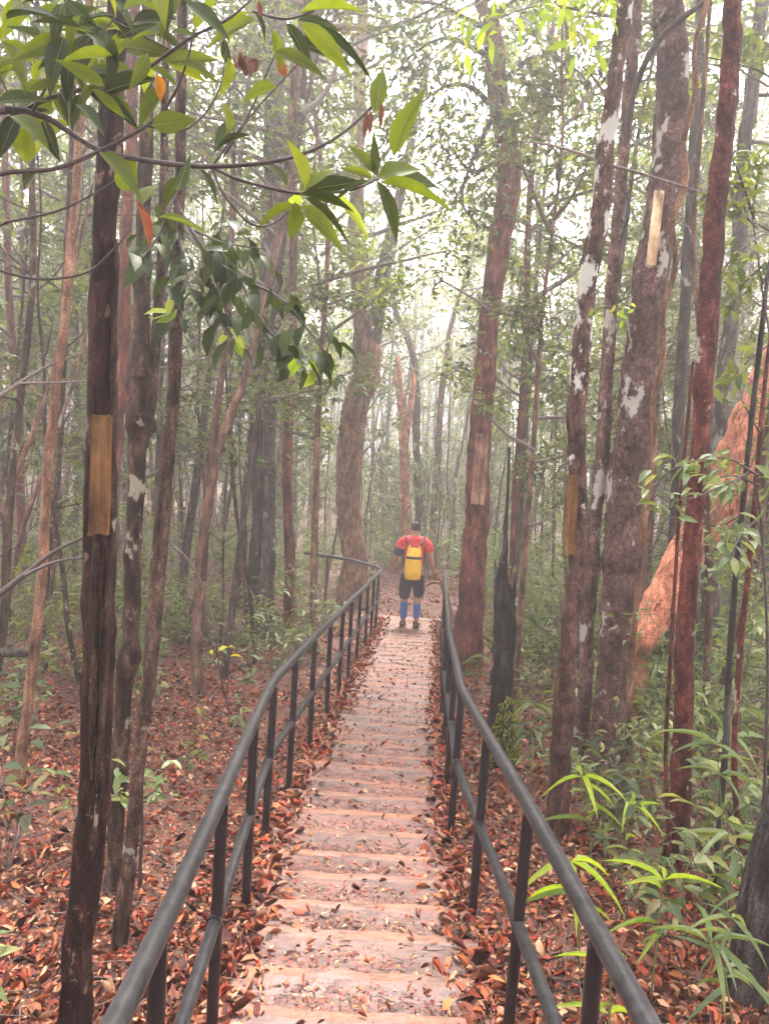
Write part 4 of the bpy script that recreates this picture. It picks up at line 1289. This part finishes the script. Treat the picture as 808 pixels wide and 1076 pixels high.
bamboo(628, 868, 612, 816, 3.9, 9, .24, 'lime bamboo plant with drooping blades beside the foot of lichen trunk')
bamboo(655, 905, 660, 842, 3.7, 5, .22, 'small lime bamboo shoot between the lichen trunk and dark red trunk')
bamboo(616, 985, 600, 905, 2.95, 8, .24, 'lime bamboo plant arching just right of the right handrail')
bamboo(690, 990, 697, 925, 2.8, 7, .2, 'lime bamboo plant at the foot of the dark red trunk')
bamboo(645, 1085, 640, 1015, 2.35, 5, .2, 'long bladed bamboo plant low beside the right handrail near the bottom')
bamboo(775, 860, 752, 782, 3.4, 10, .22, 'bamboo plant with fanned blades between the thin dark stems', LEAF_PALE)
bamboo(735, 800, 752, 742, 5.0, 12, .26, 'pale bamboo clump behind the dark red trunk', LEAF_PALE)
bamboo(800, 960, 770, 880, 3.1, 10, .25, 'bamboo plant with narrow green blades at the right picture edge', LEAF_PALE)
bamboo(780, 1080, 745, 990, 2.5, 14, .22, 'green bamboo plant beside the dark corner trunk', LEAF_PALE)
bamboo(560, 790, 560, 740, 5.6, 12, .22, 'low green bamboo plant right of the burnt mossy snag', LEAF_PALE)
bamboo(500, 720, 505, 690, 8.2, 10, .25, 'low green bamboo plant at the foot of the red barked tree', LEAF_PALE)

# sapling with pale leaf sprays on the right, and one plant with yellow leaves on the left
def sprayplant(rows, sprays, D, label, mat, n, L, name='leafy_sapling', cat='sapling'):
    b = P(rows[0][0], rows[0][1], D); gz_ = float(ground(b[0], D)); org = np.array([b[0], D, gz_])
    root = empty(name, org, label, cat)
    mb = MB()
    A = [np.array([b[0], D, gz_ - .06])] + [P(x, y_, D) for x, y_, w in rows]
    A = smooth_path(A, 30); tube(mb, A, np.linspace(.011, .004, 30), 7)
    tw = [px_branch(mb, s, D, 0, 5, dy=np.linspace(0, rng.uniform(-.35, .1), len(s))) for s in sprays]
    mb.build('stem', BRANCH, root, origin=org)
    mb = MB(); foliage_from_twigs(mb, tw, n, L, .38, .03, T8, 0, droop=-.25)
    mb.build('foliage', mat, root, origin=org)
    return root


sprayplant([(800, 880, 5), (806, 700, 5), (800, 560, 4), (792, 500, 3)], [[(796, 500, 3), (765, 482, 2.4), (730, 484, 2), (698, 496, 1)], [(797, 510, 3), (770, 500, 2), (742, 505, 1)], [(800, 540, 3), (780, 560, 2), (765, 585, 1)],
           [(800, 520, 3), (815, 500, 2), (825, 520, 1)], [(790, 495, 3), (760, 510, 2), (720, 525, 1.4), (690, 520, 1)]], 3.3, 'sapling with pale shiny leaf sprays across the leaning orange trunk', LEAF_PALE, 120, .085)
sprayplant([(830, 700, 5), (815, 420, 5), (800, 300, 4), (790, 230, 3)], [[(795, 250, 3), (770, 270, 2), (750, 300, 1)], [(800, 280, 3), (780, 300, 2), (765, 330, 1)], [(792, 230, 3), (775, 180, 2), (760, 150, 1)], [(810, 360, 3), (785, 380, 2), (760, 410, 1)],
           [(790, 220, 3), (800, 170, 2), (815, 150, 1)], [(800, 300, 3), (815, 270, 2), (830, 260, 1)], [(795, 240, 2), (770, 215, 2), (745, 210, 1)]], 4.6, 'leafy sapling with lime tips at the upper right picture edge', LEAF_CANOPY, 330, .10)
sprayplant([(148, 905, 4), (150, 860, 3), (146, 815, 2)], [[(148, 850, 2), (130, 835, 1.5), (118, 838, 1)], [(149, 840, 2), (165, 832, 1.5), (182, 842, 1)], [(147, 820, 2), (140, 805, 1.2), (128, 800, 1)], [(147, 820, 2), (160, 808, 1.2), (172, 812, 1)]], 3.5,
           'fresh green seedling beside the foot of the slim pale mottled trunk', LEAF_PALE, 34, .095, 'seedling_plant', 'seedling')
rows_y = [(240, 745, 3), (232, 710, 2), (228, 680, 1.5)]
sprayplant(rows_y, [[(229, 690, 1.5), (224, 680, 1)], [(232, 700, 1.5), (245, 676, 1)]], 7.0, 'thin seedling with two large yellow leaves, left of the handrail', LEAF_YELLOW, 4, .13, 'seedling_plant', 'seedling')

# dead twigs on the left
def deadbranch(rows_list, D, label, mat=TWIG):
    b = P(rows_list[0][0][0], rows_list[0][0][1], D)
    mb = MB()
    for r_ in rows_list: px_branch(mb, r_, D, 0, 6, dy=np.linspace(0, .3, len(r_)))
    o = mb.build('dead_branch', mat, None, origin=b)
    tag(o, label, 'dead branch')
    return o


deadbranch([[(-20, 640, 7), (25, 605, 6), (60, 578, 4), (110, 555, 3)], [(25, 605, 4), (60, 590, 3), (100, 585, 1.5)]], 3.9, 'dark dead branch slanting up behind the dark trunk at left edge', BRANCH)
deadbranch([[(-20, 690, 12), (0, 686, 11), (22, 686, 9), (30, 688, 4)]], 4.4, 'short dark broken log end poking in at the left picture edge', BARK_BURNT)
deadbranch([[(-20, 430, 5), (20, 403, 4), (50, 385, 3), (88, 370, 2)], [(20, 403, 3), (60, 402, 2.5), (95, 400, 1.5)]], 4.5, 'pale bare forked twig reaching in from the left edge', TWIG)
deadbranch([[(476, 655, 5), (470, 630, 5), (460, 605, 4), (452, 596, 2.5)], [(463, 612, 3.5), (455, 612, 3), (447, 616, 1.5)]], 12.6, 'pale crooked dead stick beside the right leg of the person', BARK_TAN)
deadbranch([[(180, 575, 3), (195, 585, 3), (215, 620, 2.5), (228, 670, 2)]], 4.6, 'thin arching dead twig right of slim pale mottled trunk', TWIG)

for p in BG + POLES + SAP + LOW + SEED + BSEED + FERN + GRASS:
    if p.name not in used:
        for ch in list(p.children): bpy.data.objects.remove(ch)
        bpy.data.objects.remove(p)

# ------------------------------------------------------------------ leaf litter
def vary(T, cup, roll, tw_):
    V = T[0].copy(); V[:, 2] = cup * np.abs(V[:, 0]) + roll * V[:, 1] * V[:, 1] + tw_ * V[:, 0] * V[:, 1]
    V[:, 0] += .12 * np.sin(V[:, 1] * 4)
    return V, T[1]


LT_ = [vary(T8, .2, -.2, .1), vary(T8, .75, .25, .2), vary(T8, -.5, -.3, -.4), vary(T8, 1.1, .5, .3), vary(T8, .1, .1, .6)]


def litter(pos, d, up, l, w, mat=0):
    k = rng.integers(0, 5, len(pos)); w = np.broadcast_to(w, l.shape)
    for q in range(5):
        s_ = k == q
        leaves(mb, pos[s_], d[s_], up[s_], l[s_], w[s_] * (1, .75, .8, .5, 1)[q], LT_[q], mat)


mb = MB()
n = 120000
yy = 1.0 + 17 * rng.uniform(size=n) ** 1.45
xx = rng.uniform(-1, 1, n) * (.56 * yy + .8)
dxp = np.abs(xx - path_x(yy))
cl_ = np.sin(xx * 2.1 + 1.3 * np.sin(yy * 1.7)) + np.cos(yy * 2.6 + xx * 1.1) + .7 * np.sin(xx * 5.3 - yy * 4.1)
keep = ((dxp > .53) | (yy > PATH_END)) & ((cl_ > -.5) | (rng.uniform(size=n) < .38) | (dxp < .85))
xx, yy = xx[keep], yy[keep]
zz = ground(xx, yy) + rng.uniform(.004, .03, len(xx))
d = rdir(len(xx), 0, .25); up = nrm(np.array([0, 0, 1.]) + rng.normal(size=(len(xx), 3)) * .45)
l = rng.uniform(.02, .072, len(xx))
litter(np.stack([xx, yy, zz], -1), d, up, l, l * rng.uniform(.3, .6, len(xx)))
# along and on the path
n = 9500
yy = 1.2 + 11.3 * rng.uniform(size=n) ** 1.3
side = np.where(rng.uniform(size=n) < .5, -1, 1)
off = .53 - np.abs(rng.normal(size=n)) * np.where(side < 0, .08, .085)
mid = rng.uniform(size=n) < .17
off = np.where(mid, rng.uniform(-.45, .45, n), off)
xx = path_x(yy) + side * off
l = rng.uniform(.02, .08, n) * np.where(mid, .62, 1)
zz = path_z(yy) + .012 + rng.uniform(0, .014, n)
d = rdir(n, 0, .12); up = nrm(np.array([0, 0, 1.]) + rng.normal(size=(n, 3)) * .28)
litter(np.stack([xx, yy, zz], -1), d, up, l, l * rng.uniform(.3, .6, n))
# crumbs and small twigs
n = 16000
yy = 1.2 + 11.3 * rng.uniform(size=n) ** 1.2
xx = path_x(yy) + np.clip(rng.normal(size=n) * .32, -.5, .5)
l = rng.uniform(.008, .03, n)
leaves(mb, np.stack([xx, yy, path_z(yy) + .008 + rng.uniform(0, .004, n)], -1), rdir(n, 0, .1), nrm(np.array([0, 0, 1.]) + rng.normal(size=(n, 3)) * .2), l, l * .4, T4)
n = 60000
yy = 1.0 + 9 * rng.uniform(size=n) ** 1.4
xx = rng.uniform(-1, 1, n) * (.56 * yy + .8)
kk = np.abs(xx - path_x(yy)) > .5
xx, yy = xx[kk], yy[kk]; l = rng.uniform(.008, .035, len(xx))
leaves(mb, np.stack([xx, yy, ground(xx, yy) + rng.uniform(.006, .035, len(xx))], -1), rdir(len(xx), 0, .3), nrm(np.array([0, 0, 1.]) + rng.normal(size=(len(xx), 3)) * .6), l, l * .45, T4)
for q in range(1500):
    y_ = 1.2 + 9 * rng.uniform() ** 1.3; onp = q % 5 == 0
    x_ = float(path_x(y_)) + rng.uniform(-.5, .5) if onp else rng.uniform(-1, 1) * (.56 * y_ + .6)
    if not onp and abs(x_ - path_x(y_)) < .55: continue
    a = rng.uniform(0, 6.28); ln = rng.uniform(.03, .10) if onp else rng.uniform(.06, .4)
    x2 = x_ + math.cos(a) * ln; y2 = y_ + math.sin(a) * ln
    if onp and abs(x2 - path_x(y2)) > .5: continue
    za = path_z(y_) + .012 if onp else float(ground(x_, y_)) + rng.uniform(.02, .045)
    zb = path_z(y2) + .012 if onp else float(ground(x2, y2)) + rng.uniform(.02, .06)
    tube(mb, [[x_, y_, za], [(x_ + x2) / 2 + rng.normal() * ln * .06, (y_ + y2) / 2 + rng.normal() * ln * .06, (za + zb) / 2 + .004], [x2, y2, zb]], [rng.uniform(.0015, .004), .003, .0012], 4, 1, False)
o = mb.build('leaf_litter', [LITTER, TWIG], smooth=True); tag(o, 'red and brown fallen leaves strewn over forest floor and path', 'leaf litter', kind='stuff')

# far wall of forest
mb = MB()
frs = np.random.default_rng(31)
n = 26000
yf = frs.uniform(62, 88, n); xf = frs.uniform(-1, 1, n) * yf * .66
zf = drop(yf) + 24 * frs.uniform(size=n) ** 1.15
cl = np.sin(xf * .55 + 2 * np.sin(zf * .4)) * np.cos(zf * .5 + xf * .2) + .4 * np.sin(xf * 1.7 + zf)
k = cl > frs.uniform(-1.4, .9, n)
pf = np.stack([xf, yf, zf], -1)[k]
l = frs.uniform(.35, .7, len(pf))
leaves(mb, pf, rdir(len(pf), -.2, .6), nrm(np.array([0, -.5, 1.]) + frs.normal(size=(len(pf), 3)) * .5), l, l * .5, T4, 0)
for q in range(150):
    y_ = frs.uniform(63, 85); x_ = frs.uniform(-1, 1) * y_ * .62; h_ = frs.uniform(13, 24)
    a = np.array([x_, y_, float(drop(y_)) - .3])
    tube(mb, smooth_path([a, a + [frs.normal() * .4, 0, h_ * .5], a + [frs.normal() * .9, 0, h_]], 8), np.linspace(frs.uniform(.1, .25), .04, 8), 6, 1, False)
o = mb.build('far_forest', [LEAF_CANOPY, BARK_GREY]); tag(o, 'far mass of pale trees fading into mist', 'forest', kind='stuff')


# ------------------------------------------------------------------ person
def skin(name, joints, edges, mat, parent, sub=2, root_i=0):
    me = bpy.data.meshes.new(name)
    me.from_pydata([j[:3] for j in joints], edges, [])
    o = bpy.data.objects.new(name, me); COL.objects.link(o)
    md = o.modifiers.new('Skin', 'SKIN'); md.use_smooth_shade = True
    if not me.skin_vertices:
        import bmesh
        bm = bmesh.new(); bm.from_mesh(me); bm.verts.layers.skin.verify(); bm.to_mesh(me); bm.free()
    for i_, j in enumerate(joints):
        sv = me.skin_vertices[0].data[i_]
        sv.radius = (j[3], j[4] if len(j) > 4 else j[3]); sv.use_root = (i_ == root_i)
    if sub:
        ms = o.modifiers.new('Sub', 'SUBSURF'); ms.levels = sub; ms.render_levels = sub
    bpy.context.view_layer.update()
    ev = o.evaluated_get(bpy.context.evaluated_depsgraph_get())
    nm = bpy.data.meshes.new_from_object(ev)
    bpy.data.objects.remove(o)
    for p_ in nm.polygons: p_.use_smooth = True
    nm.materials.clear(); nm.materials.append(mat)
    no = bpy.data.objects.new(name, nm); COL.objects.link(no); no.parent = parent
    return no


px_, py_ = .50, 11.75
person = empty('person', (px_, py_, float(path_z(py_)) - .01), 'person in red shirt and dark shorts with yellow bag, walking away down the path', 'person')
person.rotation_euler = (0, 0, -.05)
person.scale = (1.0, 1.0, 1.0)
SKIN_M = plain('skin', (.36, .17, .11), .5, 40, .12, .05)
RED = plain('red_cloth', (.62, .045, .05), .8, 30, .15, .3, dist=.02)
NAVY = plain('dark_cloth', (.018, .018, .03), .85, 30, .2, .3)
BLUE = plain('blue_legging', (.06, .12, .34), .8, 30, .15, .2)
SHOE = plain('shoe_rubber', (.02, .017, .018), .7, 30, .2, .2)
YEL = plain('yellow_tarpaulin', (.85, .48, .02), .4, 12, .1, .3, dist=.02)
HAIR = plain('hair_dark', (.02, .017, .016), .7, 120, .4, .5)
J = [(0, 0, .90, .15, .11), (0, .0, 1.08, .14, .105), (0, .02, 1.28, .165, .115), (0, .04, 1.40, .10, .09), (0, .08, 1.475, .055), (0, .11, 1.555, .08, .095), (0, .115, 1.63, .068, .08),
     (-.185, .02, 1.375, .065), (-.275, -.02, 1.13, .045), (-.315, .05, .92, .034), (-.32, .075, .85, .042, .022),
     (.185, .02, 1.375, .065), (.275, -.02, 1.13, .045), (.315, .05, .92, .034), (.32, .075, .85, .042, .022),
     (-.095, 0, .84, .095), (-.105, .03, .48, .062), (-.105, .03, .30, .055), (-.105, 0, .09, .04), (-.11, .12, .035, .04, .028),
     (.095, 0, .84, .095), (.10, .05, .49, .062), (.10, -.02, .32, .055), (.10, -.10, .12, .04), (.105, .01, .05, .04, .028)]
E_ = [(0, 1), (1, 2), (2, 3), (3, 4), (4, 5), (5, 6), (3, 7), (7, 8), (8, 9), (9, 10), (3, 11), (11, 12), (12, 13), (13, 14), (0, 15), (15, 16), (16, 17), (17, 18), (18, 19), (0, 20), (20, 21), (21, 22), (22, 23), (23, 24)]
body = skin('body', J, E_, SKIN_M, person)
# fingers, ears, nose joined into the body mesh
mb = MB()
co = np.empty(len(body.data.vertices) * 3, np.float32); body.data.vertices.foreach_get('co', co)
for pl in (3, 4):
    fs = [list(p_.vertices) for p_ in body.data.polygons if len(p_.vertices) == pl]
    if fs:
        if pl == 3 or not len(mb.v): mb.add(co.reshape(-1, 3), fs)
        else: mb.fi.append(np.array(fs).ravel()); mb.ft.append(np.full(len(fs), 4)); mb.fm.append(np.zeros(len(fs), int))
for s in (-1, 1):
    for q, (oy, ln, r_) in enumerate(((-.022, .062, .0082), (-.006, .074, .009), (.012, .078, .0092), (.03, .07, .0088))):
        a = np.array([s * .32, .075 + oy, .835])
        tube(mb, smooth_path([a + [0, 0, .03], a, a + [-s * .006, .012, -ln * .5], a + [-s * .024, .022, -ln]], 8), np.linspace(r_ * 1.1, r_ * .7, 8), 7)
    a = np.array([s * .318, .105, .87])
    tube(mb, smooth_path([a + [0, -.02, .01], a + [-s * .006, .018, -.02], a + [-s * .018, .03, -.055]], 7), np.linspace(.0105, .008, 7), 7)
    tube(mb, smooth_path([[s * .078, .105, 1.585], [s * .094, .095, 1.575], [s * .088, .105, 1.54]], 6), [.008, .013, .014, .013, .01, .007], 7)
    tube(mb, [[s * .032, .198, 1.585], [s * .032, .206, 1.585]], .009, 8)
tube(mb, smooth_path([[0, .195, 1.59], [0, .222, 1.555], [0, .205, 1.545]], 5), [.008, .012, .015, .014, .008], 7)
tube(mb, [[-.024, .198, 1.515], [0, .206, 1.513], [.024, .198, 1.515]], .006, 6)
nm = mb.mesh('body', [SKIN_M]); body.data = nm
skin('shirt', [(0, 0, .93, .175, .135), (0, 0, 1.10, .17, .13), (0, .02, 1.27, .19, .135), (0, .035, 1.395, .13, .105), (0, .06, 1.45, .07), (-.19, .02, 1.375, .088), (-.245, .0, 1.22, .076),
               (.19, .02, 1.375, .088), (.25, .0, 1.21, .078)], [(0, 1), (1, 2), (2, 3), (3, 4), (3, 5), (5, 6), (3, 7), (7, 8)], RED, person)
skin('sleeve_cuff', [(-.225, .01, 1.30, .092), (-.262, -.01, 1.13, .074)], [(0, 1)], NAVY, person)
skin('shorts', [(0, 0, .93, .172, .13), (0, 0, .85, .165, .13), (-.10, .01, .76, .115), (-.112, .03, .44, .098), (.10, .02, .76, .115), (.108, .055, .48, .098)], [(0, 1), (1, 2), (2, 3), (1, 4), (4, 5)], NAVY, person)
skin('legging', [(-.106, .03, .44, .072), (-.106, .03, .30, .066), (-.106, 0, .13, .05)], [(0, 1), (1, 2)], BLUE, person)
skin('legging', [(.10, .045, .44, .072), (.10, -.02, .32, .066), (.10, -.085, .17, .05)], [(0, 1), (1, 2)], BLUE, person)
skin('shoe', [(-.106, -.03, .05, .05, .05), (-.106, 0, .10, .052), (-.11, .08, .045, .052, .04), (-.112, .16, .035, .045, .03)], [(0, 1), (0, 2), (2, 3)], SHOE, person)
skin('shoe', [(.10, -.14, .07, .05, .05), (.10, -.10, .13, .052), (.105, -.03, .06, .052, .04), (.106, .05, .035, .045, .03)], [(0, 1), (0, 2), (2, 3)], SHOE, person)
skin('hair', [(0, .055, 1.525, .066, .05), (0, .075, 1.575, .084, .078), (0, .09, 1.625, .09, .096), (0, .105, 1.67, .07, .085)], [(0, 1), (1, 2), (2, 3)], HAIR, person)
# yellow dry bag with roll top, dark buckle band and straps
bag = MB()
prof = [(1.235, .062, .012), (1.215, .068, .022), (1.18, .078, .035), (1.14, .088, .055), (1.08, .094, .066), (.95, .098, .07), (.86, .096, .068), (.825, .088, .058), (.815, .06, .035)]
a = np.linspace(0, 2 * math.pi, 20, endpoint=False)
V = []
for z_, hx, hy in [(.80 + (z0_ - .80) * 1.17, hx_ * 1.3, hy_ * 1.2) for z0_, hx_, hy_ in prof]:
    cx_, sx_ = np.cos(a), np.sin(a)
    V.append(np.stack([np.sign(cx_) * np.abs(cx_) ** .7 * hx, -.185 + np.sign(sx_) * np.abs(sx_) ** .7 * hy, np.full(20, z_)], -1))
V = np.array(V); npf = len(prof)
i = np.arange(npf - 1)[:, None]; j = np.arange(20)[None]
bag.add(V, np.stack([i * 20 + j, (i + 1) * 20 + j, (i + 1) * 20 + (j + 1) % 20, i * 20 + (j + 1) % 20], -1).reshape(-1, 4))
bag.add(V[0], [list(range(20))]); bag.add(V[-1], [list(range(19, -1, -1))])
for s in (-1, 1):   # the two raised ends of the roll top
    tube(bag, smooth_path([[s * .10, -.19, 1.17], [s * .094, -.19, 1.26], [s * .07, -.185, 1.35]], 8), np.linspace(.02, .012, 8), 8)
bo = bag.build('dry_bag', YEL)
bo.parent = person
st = MB()
tube(st, [[-.115, -.255, 1.17], [0, -.268, 1.166], [.115, -.255, 1.17]], .02, 8)
st.build('buckle_band', NAVY, bo)
st = MB()
for s in (-1, 1):
    tube(st, smooth_path([[s * .03, -.17, 1.29], [s * .09, -.15, 1.33], [s * .135, -.10, 1.42], [s * .145, .02, 1.47], [s * .15, .13, 1.38], [s * .16, .155, 1.2], [s * .165, .06, .98], [s * .10, -.12, .9]], 24), .014, 7)
st.build('strap', NAVY, bo)

# ------------------------------------------------------------------ haze, sky, sun, camera
mb = MB(); box(mb, (0, 50, 10), (260, 145, 44))
m, nt, out = newmat('haze_air')
pv = nt.nodes.new('ShaderNodeVolumePrincipled')
pv.inputs['Color'].default_value = (.97, .94, .95, 1); pv.inputs['Density'].default_value = .0078; pv.inputs['Anisotropy'].default_value = .55
nt.links.new(pv.outputs[0], out.inputs['Volume'])
hz = mb.build('haze', m, smooth=False); tag(hz, 'thin white mist filling the forest', kind='stuff')

SUN_EL, SUN_AZ = math.radians(62), math.radians(10)    # azimuth from the view direction towards the right
w = bpy.data.worlds.new('World'); scene.world = w; w.use_nodes = True
nt = w.node_tree; nt.nodes.clear()
wo = nt.nodes.new('ShaderNodeOutputWorld'); bg = nt.nodes.new('ShaderNodeBackground')
sky = nt.nodes.new('ShaderNodeTexSky'); sky.sky_type = 'NISHITA'; sky.sun_disc = False
sky.sun_elevation = SUN_EL; sky.sun_rotation = SUN_AZ; sky.dust_density = 4.0; sky.air_density = 1.0
hs = nt.nodes.new('ShaderNodeHueSaturation'); hs.inputs['Saturation'].default_value = .25
nt.links.new(sky.outputs[0], hs.inputs['Color']); nt.links.new(hs.outputs[0], bg.inputs['Color'])
bg.inputs['Strength'].default_value = .08
nt.links.new(bg.outputs[0], wo.inputs['Surface'])

sl = bpy.data.lights.new('sun', 'SUN'); sl.energy = 1.5; sl.angle = math.radians(20); sl.color = (1, .95, .88)
so = bpy.data.objects.new('sun', sl); COL.objects.link(so)
sd = Vector((math.sin(SUN_AZ) * math.cos(SUN_EL), math.cos(SUN_AZ) * math.cos(SUN_EL), math.sin(SUN_EL)))
so.rotation_euler = sd.to_track_quat('Z', 'Y').to_euler()
so.location = (0, 0, 30)

cam = bpy.data.cameras.new('camera'); co_ = bpy.data.objects.new('camera', cam); COL.objects.link(co_)
M = Matrix(((R[0], U[0], -F[0], 0), (R[1], U[1], -F[1], 0), (R[2], U[2], -F[2], CAM_H), (0, 0, 0, 1)))
co_.matrix_world = M
cam.sensor_fit = 'VERTICAL'; cam.sensor_height = 36; cam.lens = 36 / (2 * math.tan(math.atan(538 / FPX)))
cam.clip_start = .05; cam.clip_end = 1000
scene.camera = co_

vs = scene.view_settings
vs.view_transform = 'Standard'; vs.look = 'None'; vs.gamma = 1; vs.exposure = 3.88; vs.use_curve_mapping = False
cy = scene.cycles
cy.use_denoising = True
cy.max_bounces = 7; cy.diffuse_bounces = 3; cy.glossy_bounces = 2; cy.transmission_bounces = 4; cy.volume_bounces = 3; cy.transparent_max_bounces = 8
cy.use_adaptive_sampling = True; cy.adaptive_threshold = .02
